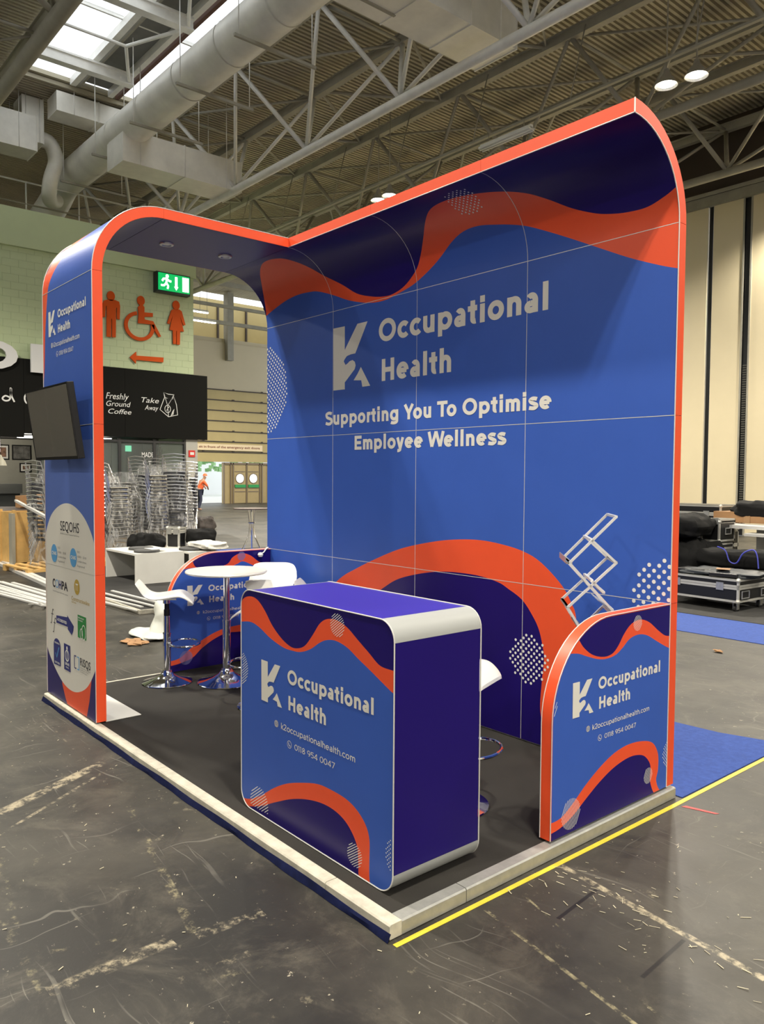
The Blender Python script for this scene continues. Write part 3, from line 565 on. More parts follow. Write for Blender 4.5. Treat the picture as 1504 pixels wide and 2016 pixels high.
for x0, x1 in ((CX1-.006, CX1), (CX0, CX0+.006)):
    m = MB(); m.box(x0, CY0+.006, CZ0+CR+.001, x1, CY1-.006, CZ1-CR-.001); m.go('side_panel', M_NV, ct)
for y in (CY0, CY1):
    m = MB(); m.tube([(s, y, t) for s, t in rrect(CX0, CX1, CZ0, CZ1, CR)], .003, 6, closed=True); m.go('corner_trim', M_TRIM, ct)
contact(ct, M_CR, cf, (-1.09, -.908, .578, .776), (-.861, -.236, .706, .776), (-.861, -.56, .583, .653), (-.956, -.915, -.354, .478, .508), (-.845, -.803, -.493, .409, .436))
t_ = MB(); cin = lambda x, y: CX0+.006 < x < CX1-.006 and y > CZ0+.02
hatch(t_, -.481, 1.035, .05, .0095, .0028, .6, cf, cin); hatch(t_, -1.111, .055, .083, .0125, .0035, .6, cf, lambda x, y: cin(x, y) and math.hypot(x+1.111, 0) >= 0)
hatch(t_, -.355, .083, .05, .0095, .0028, .6, cf, cin); hatch(t_, -1.31, .7, .095, .011, .003, .6, cf, cin); dots(t_, -.085, .17, .075, .012, .003, cf, cin)
t_.go('halftone_dots', M_WH, ct, fix=False)

# ---------------------------------------------------------------- platform
pf = thing('platform', 'low stand platform with charcoal carpet and pale metal edging', 'platform', (-2, -.95, -.06))
m = MB(); m.box(-4.0, -1.93, -.055, -.035, .06, -.0005); m.go('carpet', M_CARP, pf)
def edging(a, b, axis):
    m = MB()
    if axis == 'x': pr_ = [(-1.985, -.056), (-1.985, -.006), (-1.979, .0), (-1.925, .0), (-1.925, -.056)]; m.prism([p for p in pr_], lambda s, t, d: (d, s, t), a, b)
    elif axis == 'y': pr_ = [(.022, -.056), (.022, -.006), (.016, 0), (-.036, 0), (-.036, -.056)]; m.prism(pr_, lambda s, t, d: (s, d, t), a, b)
    else: pr_ = [(-4.03, -.056), (-4.03, -.006), (-4.025, 0), (-4.0, 0), (-4.0, -.056)]; m.prism(pr_, lambda s, t, d: (s, d, t), a, b)
    return m.go('edging', M_EDGE if axis != 'y' else mat('grey_metal_edging', (.46, .46, .43), .45, .5, vary=.12, scale=18), pf)
for a, b in ((-4.0, -2.976), (-2.972, -2.0), (-1.996, -.386), (-.382, .022)): edging(a, b, 'x')
for a, b in ((-1.924, -1.575), (-1.571, .06)): edging(a, b, 'y')
edging(-1.92, .06, 'l')
# blue protective film skirting poking out below the front edging
m = MB(); n = 150; vs = []
for i in range(n+1):
    x = -4.02+4.05*i/n; w1 = .012*math.sin(x*7)+.008*math.sin(x*19+1); w2 = .010*math.sin(x*11+2)
    vs += [(x, -1.986, -.030+.003*math.sin(x*9)), (x, -1.992-abs(w1)*.2, -.042+w2*.1), (x, -2.0-w1*.25, -.0585)]
m.add(vs, [(3*i+j, 3*i+3+j, 3*i+4+j, 3*i+1+j) for i in range(n) for j in range(2)], 0, True)
fm = m.go('protective_film', mat('navy_plastic_film', (.006, .009, .040), .8, vary=.3, scale=20, spec=.1), None, fix=True)
fm.modifiers.new('solid', 'SOLIDIFY').thickness = .001
tag(fm, 'crumpled dark blue plastic film showing under the front edge of the platform', 'plastic film')

# ---------------------------------------------------------------- stools, table, brochure rack, screen
def make_stool(label, seat_z=.69, rest=0.0):
    t = thing('bar_stool', label, 'bar stool', (0, 0, 0), 'bar stools on the stand')
    m = MB(); m.lathe([(0, 0), (.197, 0), (.2, .004), (.197, .009), (.15, .022), (.10, .038), (.06, .06), (.042, .085), (.038, .10), (0, .10)], n=48); m.go('base', M_CHR, t)
    m = MB(); m.tube([(0, 0, .085), (0, 0, .40)], .029, 20); m.tube([(0, 0, .392), (0, 0, .402)], .033, 20); m.go('pole', M_CHR, t)
    m = MB(); m.tube([(0, 0, .40), (0, 0, seat_z-.02)], .019, 16); m.tube([(0, 0, seat_z-.16), (0, 0, seat_z-.10)], .024, 16); m.go('gas_lift', M_BLK, t)
    m = MB(); m.tube([(0, 0, .40), (0, 0, seat_z-.15)], .0245, 20); m.go('upper_pole', M_CHR, t)
    c = (.14, 0); m = MB(); m.tube([(c[0]+.12*math.cos(a), c[1]+.16*math.sin(a), .315) for a in rng(0, 2*PI, 28)[:-1]], .0085, 8, closed=True)
    m.tube([(.02, 0, .315), (.03, 0, .315)], .036, 16); m.tube([(0, 0, .30), (0, 0, .33)], .036, 18)
    for s in (-1, 1): m.tube([(.02, s*.01, .315), (.07, s*.128, .315)], .007, 8)
    m.go('footrest', M_CHR, t)
    # moulded wavy seat
    prof_ = spline([(-.225, .115), (-.20, .085), (-.17, .042), (-.135, .014), (-.08, .0), (0, .008), (.08, .020), (.13, .014), (.175, -.012), (.215, -.045)], 5)
    m = MB(); n = len(prof_); W_ = 12; top = []; bot = []
    for i, (u, z) in enumerate(prof_):
        e = i/(n-1); w = .19*(1-.25*abs(2*e-1)**5); th = .017
        for j in range(W_+1):
            v = -1+2*j/W_; rim = .010*abs(v)**6
            top.append((u, v*w, seat_z+z+.02-rim)); bot.append((u+.002, v*w*.985, seat_z+z+.02-th-rim*.2))
    N = W_+1; q = lambda i, j: i*N+j
    fs = [(q(i, j), q(i+1, j), q(i+1, j+1), q(i, j+1)) for i in range(n-1) for j in range(W_)]
    o = len(top); fs += [(o+a, o+d, o+c_, o+b) for a, b, c_, d in fs[:]]
    per = [q(0, j) for j in range(W_)]+[q(i, W_) for i in range(n-1)]+[q(n-1, j) for j in range(W_, 0, -1)]+[q(i, 0) for i in range(n-1, 0, -1)]
    fs += [(per[k], per[(k+1) % len(per)], per[(k+1) % len(per)]+o, per[k]+o) for k in range(len(per))]
    m.add(top+bot, fs, 0, True); m.go('seat', M_STW, t)
    m = MB(); m.box(-.08, -.08, seat_z-.014, .08, .08, seat_z-.004); m.tube([(0, 0, seat_z-.05), (0, 0, seat_z-.01)], .03, 14); m.tube([(0, 0, seat_z-.03), (.02, .17, seat_z-.035)], .005, 6); m.go('swivel_plate', M_CHR, t)
    return t
st = make_stool('white wave-seat chrome bar stool left of the round table')
st.location = (-3.712, -1.12, 0); st.rotation_euler = (0, 0, math.radians(60))
def stool_at(x, y, rz, label): return copy_tree(st, (x, y, 0), math.radians(rz), label)
stool_at(-2.66, -.86, 225, 'white bar stool whose edge and base peek out left of the reception counter')
s3 = stool_at(-3.36, -.36, 322, 'white bar stool behind the round table by the back wall, seat raised')
s3.scale = (1.05, 1.05, 1.12)
stool_at(-.60, -1.04, 20, 'white bar stool behind the right side of the counter, seat end showing')
stool_at(-2.66, -.31, 45, 'white bar stool hidden behind the counter, only a seat tip showing above it').scale = (1, 1, 1.06)
tb = thing('bar_table', 'round white topped bar table on a chrome pedestal beside the stools', 'bar table', (-3.42, -.745, 0))
T0 = (-3.42, -.745, 0)
m = MB(); m.lathe([(0, 0), (.232, 0), (.236, .005), (.232, .011), (.17, .026), (.11, .046), (.065, .072), (.045, .10), (.04, .115), (0, .115)], T0, 56); m.go('base', M_CHR, tb)
m = MB(); m.tube([(T0[0], T0[1], .1), (T0[0], T0[1], .50)], .032, 24); m.tube([(T0[0], T0[1], .49), (T0[0], T0[1], .505)], .036, 24); m.go('pole', M_CHR, tb)
m = MB(); m.tube([(T0[0], T0[1], .5), (T0[0], T0[1], .885)], .026, 24); m.lathe([(0, .870), (.09, .876), (.09, .884), (0, .884)], T0, 24); m.go('upper_pole', M_CHR, tb)
m = MB(); m.lathe([(0, 0), (.315, 0), (.323, .006), (.325, .014), (.32, .022), (0, .024)], (T0[0], T0[1], .885), 64); m.go('tabletop', M_STW, tb)
# brochure rack: folding zigzag of aluminium trays
bs = thing('brochure_stand', 'folding zigzag aluminium brochure rack standing behind the right low wall', 'brochure stand', (-.28, -.36, 0))
dv = Vector((-.683, .730, 0)); hv = Vector((.730, .683, 0)); BO = Vector((-.10, -.52, .05))+hv*.02+dv*.12
def bp(u, z, w): return BO+hv*u+dv*w+Vector((0, 0, z))
BWD = .27
P_ = {'A0': (.085, 1.42), 'A1': (-.145, 1.18), 'B0': (-.035, 1.30), 'B1': (.09, 1.185), 'C1': (-.15, .95), 'E1': (.075, .94), 'F0': (-.15, .95), 'F1': (-.09, .85), 'G1': (.075, .92), 'H': (.1, .66), 'J': (-.14, .62), 'K': (-.14, .70), 'L': (.1, .36), 'N': (-.13, .33), 'Q': (.09, .62)}
def frame_bars(a, b, tray=False, name='frame'):
    m = MB(); a, b = P_[a] if isinstance(a, str) else a, P_[b] if isinstance(b, str) else b
    for w in (0, BWD): m.bar(bp(*a, w), bp(*b, w), .016, .012, up=(0, 0, 1))
    for q in (a, b): m.bar(bp(*q, 0), bp(*q, BWD), .014, .012)
    return m.go(name, mat('pale_anodised', (.72, .72, .72), .4, .25), bs)
def tray(a, b):
    m = MB(); a, b = Vector(P_[a] if isinstance(a, str) else a), Vector(P_[b] if isinstance(b, str) else b); d = (b-a).normalized(); nrm = Vector((-d.y, d.x))*.004
    vs = [bp(p.x+s*nrm.x, p.y+s*nrm.y, w) for p in (a, b) for s in (0, 1) for w in (.012, BWD-.012)]
    m.add(vs, [(0, 1, 5, 4), (2, 6, 7, 3), (0, 4, 6, 2), (1, 3, 7, 5), (0, 2, 3, 1), (4, 5, 7, 6)]); return m.go('tray', mat('frosted_tray', (.55, .58, .62), .3), bs)
frame_bars('A0', 'A1'); frame_bars('B0', 'B1'); frame_bars('B1', 'C1'); frame_bars('A1', 'E1'); frame_bars('C1', 'F1'); frame_bars((-.03, 1.09), (.03, 1.03)); frame_bars('G1', (-.115, .72)); frame_bars('F1', (.08, .68))
frame_bars((-.115, .72), (.08, .5)); frame_bars((.08, .68), (-.11, .49)); frame_bars((-.11, .49), (.075, .30)); frame_bars((.08, .5), (-.1, .28)); frame_bars((-.1, .28), (.06, .06)); frame_bars((.075, .30), (-.08, .06))
tray((.005, .985), (.08, .935))
m = MB(); a = bp(-.145, 1.18, 0); b = bp(-.145, 1.18, BWD); m.bar(a, b, .03, .012); m.bar(bp(-.165, 1.195, 0), bp(-.165, 1.195, BWD), .004, .03); m.go('stop_lip', M_AL, bs)
m = MB(); m.box(-.16, -.15, 0, .12, .15, .012); 
vs = [bp(u, z, w) for z in (-.059, .0) for u, w in ((-.13, -.02), (.11, -.02), (.11, BWD+.02), (-.13, BWD+.02))]
m = MB(); m.add(vs, [(0, 3, 2, 1), (4, 5, 6, 7), (0, 1, 5, 4), (1, 2, 6, 5), (2, 3, 7, 6), (3, 0, 4, 7)]); m.go('base', M_AL, bs)
# wall screen on the archway column
tv = thing('television', 'flat black television tilted out from the front of the logo column', 'television', (-3.43, -2.08, 1.76))
X0, X1, zt, zb, yt, yb = -3.875, -3.0, 2.262, 1.768, -2.125, -2.055
def tvp(s, t, d): 
    f = (t-zb)/(zt-zb); return (s, yb+(yt-yb)*f+d, t+d*.14)
m = MB(); m.prism(rect(X0, X1, zb, zt), tvp, .004, .045); m.go('housing', M_BLK, tv, .004)
m = MB(); m.prism(rect(X0+.012, X1-.012, zb+.02, zt-.012), tvp, 0, .004); m.go('screen', mat('dark_glass_screen', (.42, .40, .36), .16, .6), tv)
m = MB()
for a, b, c_, d in ((X0, X1, zb, zb+.019), (X0, X1, zt-.011, zt), (X0, X0+.011, zb+.019, zt-.011), (X1-.011, X1, zb+.019, zt-.011)): m.prism(rect(a, b, c_, d), tvp, -.002, .004)
m.go('bezel', M_BLK, tv)
m = MB(); m.box(-3.62, -2.05, 1.88, -3.28, -2.0, 2.16); m.box(-3.55, -2.0, 1.9, -3.35, -1.96, 2.14); m.go('wall_bracket', M_RUB, tv)
# white plug on a cable hooked over the left low wall
pl = thing('cable_plug', 'small white pod on a curved cable hooked over the top of the left low wall', 'plug', (-3.93, -.1, 1.0))
m = MB(); m.tube(spline([(-3.97, -.03, 1.006), (-3.93, -.035, 1.012), (-3.925, -.06, 1.0), (-3.92, -.085, .975), (-3.915, -.11, .965)], 6), .006, 8); m.go('cable', M_STW, pl)
m = MB(); m.lathe([(0, -.02), (.018, -.018), (.026, 0), (.018, .018), (0, .022)], (-3.905, -.13, .955), 20); m.go('head', M_STW, pl)

# ---------------------------------------------------------------- hall floor
def floor_material():
    m = bpy.data.materials.new('scuffed_hall_floor'); m.use_nodes = True; nt = m.node_tree; L = nt.links
    b = nt.nodes['Principled BSDF']
    tc = nt.nodes.new('ShaderNodeTexCoord'); sep = nt.nodes.new('ShaderNodeSeparateXYZ'); L.new(tc.outputs['Object'], sep.inputs[0])
    def M(op, a, b_=None, c=None, clamp=False):
        n = nt.nodes.new('ShaderNodeMath'); n.operation = op; n.use_clamp = clamp
        for i, v in enumerate((a, b_, c)):
            if v is None: continue
            if hasattr(v, 'is_linked') or hasattr(v, 'links'): L.new(v, n.inputs[i])
            else: n.inputs[i].default_value = v
        return n.outputs[0]
    def noise(sc, det=5, rough=.6, vec=None, dist=0):
        n = nt.nodes.new('ShaderNodeTexNoise'); n.inputs['Scale'].default_value = sc; n.inputs['Detail'].default_value = det; n.inputs['Roughness'].default_value = rough; n.inputs['Distortion'].default_value = dist
        L.new(vec or tc.outputs['Object'], n.inputs['Vector']); return n.outputs['Fac']
    def sstep(v, a, b_):
        n = nt.nodes.new('ShaderNodeMapRange'); n.interpolation_type = 'SMOOTHSTEP'; L.new(v, n.inputs[0]); n.inputs[1].default_value = a; n.inputs[2].default_value = b_; return n.outputs[0]
    def mixc(f, a, b_):
        n = nt.nodes.new('ShaderNodeMix'); n.data_type = 'RGBA'
        for v, i in ((f, 0), (a, 6), (b_, 7)):
            if isinstance(v, tuple): n.inputs[i].default_value = (*v, 1)
            elif isinstance(v, (int, float)): n.inputs[i].default_value = v
            else: L.new(v, n.inputs[i])
        return n.outputs[2]
    base = mixc(sstep(noise(.5, 7, .65), .38, .62), (.013, .012, .010), (.054, .049, .039))
    base = mixc(M('MULTIPLY', sstep(noise(2.6, 9, .75, None, .6), .48, .70), .6), base, (.095, .085, .066))
    base = mixc(M('MULTIPLY', sstep(noise(1.3, 9, .7, None, 1.2), .56, .66), .55), base, (.013, .012, .011))
    # fine scratches: stretched noise in two directions
    def scratch(ang, sx, sy, lo, hi):
        mp = nt.nodes.new('ShaderNodeMapping'); mp.inputs['Rotation'].default_value = (0, 0, ang); mp.inputs['Scale'].default_value = (sx, sy, 1); wv = nt.nodes.new('ShaderNodeVectorMath'); wn = nt.nodes.new('ShaderNodeTexNoise'); wn.inputs['Scale'].default_value = .7+abs(ang); L.new(tc.outputs['Object'], wn.inputs['Vector']); wv.operation = 'MULTIPLY_ADD'; L.new(wn.outputs['Color'], wv.inputs[0]); wv.inputs[1].default_value = (.35, .35, 0); L.new(tc.outputs['Object'], wv.inputs[2]); L.new(wv.outputs[0], mp.inputs[0])
        return sstep(noise(1, 3, .5, mp.outputs[0], .3), lo, hi)
    sc = M('MAXIMUM', scratch(.5, 1.1, 34, .63, .70), M('MAXIMUM', scratch(1.2, 40, .9, .66, .72), M('MAXIMUM', scratch(-.25, 2.0, 55, .66, .72), scratch(2.5, 26, .7, .68, .73))))
    base = mixc(M('MULTIPLY', M('MULTIPLY', sc, sstep(noise(1.1, 5), .42, .62)), .42), base, (.26, .245, .21))
    n1 = noise(9, 8, .75); n2 = noise(28, 6, .7); n3 = noise(2.2, 4)
    base = mixc(M('MULTIPLY', sstep(n1, .62, .70), .45), base, (.25, .22, .15))
    base = mixc(M('MULTIPLY', sstep(n2, .66, .70), .8), base, (.42, .38, .29))
    # worn tape residues and plank joints: (x0,y0,x1,y1,half width,strength,colour)
    BE = (.40, .345, .235); YE = (.33, .29, .17); DK = (.012, .011, .010)
    segs = [(-2.45, -2.12, -2.08, -2.80, .035, 1.25, BE), (-2.35, -2.10, -1.80, -2.9, .010, 1.0, BE), (-2.13, -2.02, -2.45, -2.12, .03, .5, BE),
            (-1.58, -2.92, -.95, -3.03, .018, .85, YE), (-1.45, -3.05, -.5, -3.06, .016, .7, YE), (-.49, -3.05, -.50, -2.60, .03, 1.0, BE), (-.72, -2.98, -.62, -2.72, .012, .8, YE),
            (-1.75, -2.25, -.48, -2.52, .018, .8, YE), (-.47, -2.52, -.45, -2.24, .026, 1.0, BE), (-.27, -2.75, -.25, -2.42, .018, .75, BE), (-.2, -2.6, -.1, -2.3, .012, .6, YE),
            (.05, -1.02, 1.02, -1.13, .016, 1.3, BE), (.10, -1.55, 1.30, -1.75, .008, 1.1, YE), (.15, -1.35, 1.0, -1.62, .005, .9, YE), (.30, -1.08, .33, -1.38, .008, 1.6, DK), (.72, -1.13, .74, -1.45, .008, 1.6, DK),
            (-6.5, 1.0, -4.3, .9, .012, .8, BE), (-7.2, -1.9, -2.4, -2.2, .006, .7, BE), (-6.6, -1.0, -3.9, -2.6, .010, .45, BE), (-9, -1.2, -4.2, -1.35, .012, .5, BE), (.3, .9, 2.4, 1.2, .012, .7, YE), (-.6, 2.2, 1.6, 2.5, .014, .7, BE)]
    for x0, y0, x1, y1, hw, st_, colr in segs:
        dx, dy = x1-x0, y1-y0; ln = math.hypot(dx, dy); ux, uy = dx/ln, dy/ln
        px = M('SUBTRACT', sep.outputs[0], x0); py = M('SUBTRACT', sep.outputs[1], y0)
        al = M('ADD', M('MULTIPLY', px, ux), M('MULTIPLY', py, uy)); pe = M('ABSOLUTE', M('SUBTRACT', M('MULTIPLY', px, uy), M('MULTIPLY', py, ux)))
        m1 = M('SUBTRACT', 1.0, sstep(pe, hw*.75, hw*1.3)); m2 = M('LESS_THAN', M('ABSOLUTE', M('SUBTRACT', al, ln/2)), ln/2)
        thr = .60-.13*min(st_, 1.3)
        nn = sstep(M('ADD', M('MULTIPLY', n1, .55), M('MULTIPLY', n2, .45)), thr, thr+.14) if colr != DK else 1.0
        f = M('MULTIPLY', M('MULTIPLY', m1, m2), nn); f = M('MULTIPLY', f, min(.95, st_*.85))
        base = mixc(f, base, colr)
    L.new(base, b.inputs['Base Color'])
    ro = M('ADD', .36, M('MULTIPLY', n3, .26)); L.new(ro, b.inputs['Roughness'])
    bp_ = nt.nodes.new('ShaderNodeBump'); bp_.inputs['Strength'].default_value = .25; bp_.inputs['Distance'].default_value = .004; L.new(n1, bp_.inputs['Height']); L.new(bp_.outputs[0], b.inputs['Normal'])
    return m
m = MB(); m.box(-41, -16.3, -.06, 14, -16, 9.2); m.box(-41, -16.3, 11.8, 14, -16, 12.9)  # unseen walls added to hold back sky light; high open band brightens the roof
for i in range(12): m.box(-41+5*i, -16.3, 9.2, -40.8+5*i, -16, 11.8)
m.box(13.7, -16, -.06, 14, 30, 8.6); m.box(13.7, -16, 11.8, 14, 30, 12.9)
for i in range(10): m.box(13.7, -15+5*i, 8.6, 14, -14.8+5*i, 11.8)
struct(m.go('added_wall_south', mat('pale_added_wall', (.5, .47, .40), .7)), 'pale unseen hall walls added to shape the sky light, open along a high band')
m = MB(); m.box(-41.5, -16, -.3, 14, 30, -.06); struct(m.go('floor', floor_material()), 'worn dark hall floor with scuffs, pale tape residue and scratches')

# ---------------------------------------------------------------- roof deck, skylights, trusses
M_DECK = mat('olive_grey_roof_deck', (.44, .40, .29), .6, .0, vary=.12, scale=.6)
M_PANE = mat('dark_roof_pane', (.17, .17, .16), .7, vary=.1, scale=3)
def deck(x0, x1, y0, y1, z=12.6, pitch=.148):
    m = MB(); n = int((x1-x0)/pitch); prof2 = []
    for i in range(n):
        x = x0+i*pitch; prof2 += [(x, z+.11), (x+pitch*.40, z+.11), (x+pitch*.46, z), (x+pitch*.94, z)]
    prof2.append((x0+n*pitch, z+.11)); ys = rng(y0, y1, 2); k = len(prof2)
    m.add([(x, y, zz) for y in ys for x, zz in prof2], [(j*k+i, j*k+i+1, (j+1)*k+i+1, (j+1)*k+i) for j in range(2) for i in range(k-1)])
    m.box(x0, y0, z+.13, x1, y1, z+.25)
    return m
SKX0 = -20.9
mm = deck(-41, 14, 6.5, 29); mm2 = deck(-41, 14, -16, 2.3); mm3 = deck(-41, SKX0, 2.3, 6.5); mm4 = deck(-6, 14, 2.3, 6.5)
for q in (mm2, mm3, mm4): mm.add(q.v, q.f)
c_ = mm.go('ceiling', M_DECK, fix=False); stuff(c_); c_['kind'] = 'structure'; c_['label'] = 'olive-grey corrugated metal roof deck'
sk = thing('roof_skylight', 'long roof skylight of bright panes between opaque grey panels at top left', 'skylight', (-14, 4.3, 12.6))
M_SKY = mat('translucent_roof_pane', (.86, .90, .92), .6); 
nt = M_SKY.node_tree; tr = nt.nodes.new('ShaderNodeBsdfTranslucent'); tp = nt.nodes.new('ShaderNodeBsdfTransparent'); mx = nt.nodes.new('ShaderNodeMixShader'); mx.inputs[0].default_value = .93
nt.links.new(tr.outputs[0], mx.inputs[1]); nt.links.new(tp.outputs[0], mx.inputs[2]); nt.links.new(mx.outputs[0], nt.nodes['Material Output'].inputs[0])
for i in range(4):
    x = SKX0+.05+i*3.72
    for y0, y1 in ((2.36, 4.1), (5.5, 6.45)):
        m = MB(); m.box(x, y0, 12.92, x+3.66, y1, 12.935); m.go('pane', M_SKY, sk)
    m = MB(); m.box(x, 4.3, 12.86, x+3.66, 5.2, 12.9); m.go('roof_panel', M_PANE, sk)
    m = MB(); m.box(x+3.66, 2.3, 12.86, x+3.72, 6.5, 12.96); m.go('glazing_bar', M_STEEL, sk)
for y, w, mt in ((2.30, .1, M_STEELD), (4.15, .16, M_STEEL), (4.32, .06, M_STEELD), (5.22, .14, M_STEEL), (5.42, .10, mat('rusty_brown_steel', (.14, .07, .05), .7)), (6.47, .1, M_STEELD)):
    m = MB(); m.box(SKX0, y-w/2, 12.66, -6, y+w/2, 12.86); m.go('purlin', mt, sk)
for x in (-19.0, -15.5, -12.0, -8.5):
    m = MB(); m.box(x-.07, 2.3, 12.25, x+.07, 5.1, 12.5); m.box(x-.12, 2.3, 12.48, x+.12, 5.1, 12.53); m.box(x-.12, 2.3, 12.22, x+.12, 5.1, 12.26); m.go('cross_beam', M_STEEL, sk)
    m = MB(); m.tube([(x, 5.0, 12.3), (x+1.75, 4.2, 12.3), (x+3.5, 5.0, 12.3)], .045, 8); m.tube([(x+1.75, 4.2, 12.3), (x+1.75, 2.3, 12.3)], .04, 8); m.go('brace', M_STEEL, sk)
def truss(label, yb, yt1, yt2, xs, zb=10, zt=12, r=.11, mt=M_STEEL, mt2=M_STEELD):
    t = thing('roof_truss', label, 'truss', ((xs[0]+xs[-1])/2, yb, zb), 'tubular roof trusses')
    m = MB(); m.tube([(xs[0]-2, yb, zb), (xs[-1]+2, yb, zb)], r, 16); m.go('bottom_chord', mt, t)
    for y in (yt1, yt2):
        m = MB(); m.box(xs[0]-2, y-.09, zt-.02, xs[-1]+2, y+.09, zt+.2); m.box(xs[0]-2, y-.14, zt+.18, xs[-1]+2, y+.14, zt+.21); m.go('top_chord', mt2, t)
    for x in xs:
        for y in (yt1, yt2):
            for dx in (-1.05, 2.45):
                m = MB(); m.tube([(x, yb, zb+.05), (x+dx, y, zt)], .062 if dx < 0 else .05, 8); m.go('brace', mt, t)
        m = MB(); m.tube([(x-1.05, yt1, zt+.05), (x-1.05, yt2, zt+.05)], .04, 6); m.tube([(x-1.05, yt1, zt+.05), (x+2.45, yt2, zt+.05)], .035, 6); m.go('cross_tie', mt2, t)
    return t
truss('pale tubular roof truss running just right of the large round duct', 7.95, 6.56, 8.95, [-29.3+3.62*i for i in range(9)])
truss('roof truss above and behind the stand with a lamp rail beside it', 12.95, 11.8, 14.6, [-30+3.6*i for i in range(9)], mt=M_STEELD)
truss('furthest roof truss before the panelled right wall', 17.4, 16.2, 19.4, [-30+3.6*i for i in range(9)], mt=M_STEELD)
truss('thick brown-grey roof truss crossing the top left corner', 1.12, -.5, 2.2, [-31+3.6*i for i in range(8)], r=.15, mt=M_STEELD)
hb = MB()
for i in range(12):
    x = -30+3.6*i
    for ya, yb_ in ((8.95, 11.8), (14.6, 16.2)):
        hb.tube([(x, ya, 12.1), (x+1.8, yb_, 12.1), (x+3.6, ya, 12.1)], .05, 6)
hb_ = hb.go('roof_bracing', M_STEELD); tag(hb_, 'thin zigzag steel bracing lying between the roof trusses', 'bracing'); stuff(hb_)

# round duct
M_DUCT = mat('dusty_white_duct', (.82, .80, .73), .45, .15, vary=.10, scale=1.5)
du = thing('round_duct', 'very large round white air duct running under the roof', 'air duct', (-15, 5.05, 10.4))
for i in range(11):
    x = -23.6+i*2.05; m = MB(); m.tube([(x-.02, 4.98, 11.06), (x+2.035, 4.98, 11.06)], .475, 40, caps=False); m.tube([(x+1.98, 4.98, 11.06), (x+2.05, 4.98, 11.06)], .487, 40, caps=False); m.go('duct_section', M_DUCT, du)
m = MB(); m.tube(spline([(-23.6, 4.98, 11.06), (-24.3, 4.98, 11.0), (-24.9, 4.9, 10.6), (-25.2, 4.6, 10.0)], 6), .475, 32); m.go('elbow', M_DUCT, du)
for i in range(8):
    x = -22.5+i*2.6
    m = MB(); m.bar((x, 4.3, 10.50), (x, 6.3, 10.50), .06, .06); m.go('hanger_bar', M_STEELD, du)
    for y in (4.4, 6.2): m = MB(); m.tube([(x, y, 10.50), (x, y, 12.6)], .012, 6); m.go('hanger_rod', M_STEEL, du)
def boxduct(label, x0, y0, z0, x1, y1, z1, grille=True, mt=None):
    mt = mt or M_DUCT
    t = thing('rectangular_duct', label, 'air duct', ((x0+x1)/2, (y0+y1)/2, z0)); n = max(1, round((y1-y0)/1.5))
    for i in range(n):
        a = y0+(y1-y0)*i/n; b = y0+(y1-y0)*(i+1)/n
        m = MB(); m.box(x0, a+.01, z0, x1, b-.01, z1); m.box(x0-.02, b-.03, z0-.02, x1+.02, b-.005, z1+.02); m.go('duct_section', mt, t)
    if grille:
        m = MB(); m.box(x0+.05, y1, z0+.05, x1-.05, y1+.02, z1-.05); m.go('opening', M_RUB, t)
        for k in range(5): m = MB(); z = z0+.1+(z1-z0-.2)*k/4; m.box(x0+.05, y1+.02, z-.015, x1-.05, y1+.06, z+.015); m.go('louvre', M_STEEL, t)
    for y in (y0+.5, y1-.5):
        for x in (x0, x1): m = MB(); m.tube([(x, y, z0), (x, y, 12.6)], .012, 6); m.go('hanger_rod', M_STEEL, t)
    return t
boxduct('boxy white air duct hanging at the top centre of the picture', -9.9, 3.6, 10.5, -8.75, 9.0, 11.3)
boxduct('pale rectangular air duct passing under the round duct at left', -19.6, 4.6, 10.0, -18.5, 8.2, 10.85)
boxduct('white rectangular duct end tucked high behind the round duct', -21.9, 3.75, 11.95, -21.1, 6.2, 12.5, False)
boxduct('upright white duct box at the left by the skylight end', -22.9, 3.1, 11.3, -22.1, 3.72, 12.55, False)
boxduct('white rectangular air duct at the far left above the coffee shop', -22.9, -2.0, 11.0, -22.0, 3.5, 11.98, False)
m = MB(); m.tube(spline([(-22.5, 3.3, 11.5), (-22.5, 3.95, 11.55), (-22.6, 4.2, 11.1), (-22.8, 4.1, 10.5), (-23.2, 4.2, 10.1), (-23.8, 4.6, 10.3)], 6), .22, 20)
tag(m.go('flexible_duct', M_DUCT), 'bent white flexible duct hooking down beside the left end of the big duct', 'air duct')

# hall lamps and rail
def flood(x, y, label):
    t = thing('flood_light', label, 'hall lamp', (x, y, 9.8), 'round hall flood lights')
    m = MB(); m.lathe([(0, .34), (.05, .33), (.07, .24), (.13, .16), (.23, .02), (.235, 0), (.225, 0), (.12, .13), (0, .16)], (x, y, 9.75), 24); m.go('reflector', M_AL, t)
    m = MB(); m.lathe([(0, 0), (.16, 0), (.16, .008), (0, .008)], (x, y, 9.775), 24); m.go('glowing_lens', mat('lamp_glow', (1, .95, .85), .5, emit=22), t)
    m = MB(); m.tube([(x, y, 10.08), (x, y, 12.65 if abs(y-11.3) > 1 else 12.65)], .015, 6); m.go('hanger_rod', M_STEELD, t)
names = ['left flood light of the bright pair above the stand at right', 'right flood light of the bright pair above the stand at right',
         'left one of the two flood lights just above the middle of the orange top edge', 'right one of the two flood lights just above the middle of the orange top edge']
for i, (x, y) in enumerate(FLOODS):
    flood(x, y, names[i] if i < 4 else 'round hall flood light hanging out of view, the rearmost row added to brighten the stand')
rl = thing('lamp_rail', 'long thin lighting rail slung under the roof above the stand', 'rail', (-12, 11.15, 10.15))
m = MB(); m.bar((-34, 11.15, 10.2), (6, 11.15, 10.2), .09, .05); m.go('rail', M_STEELD, rl)
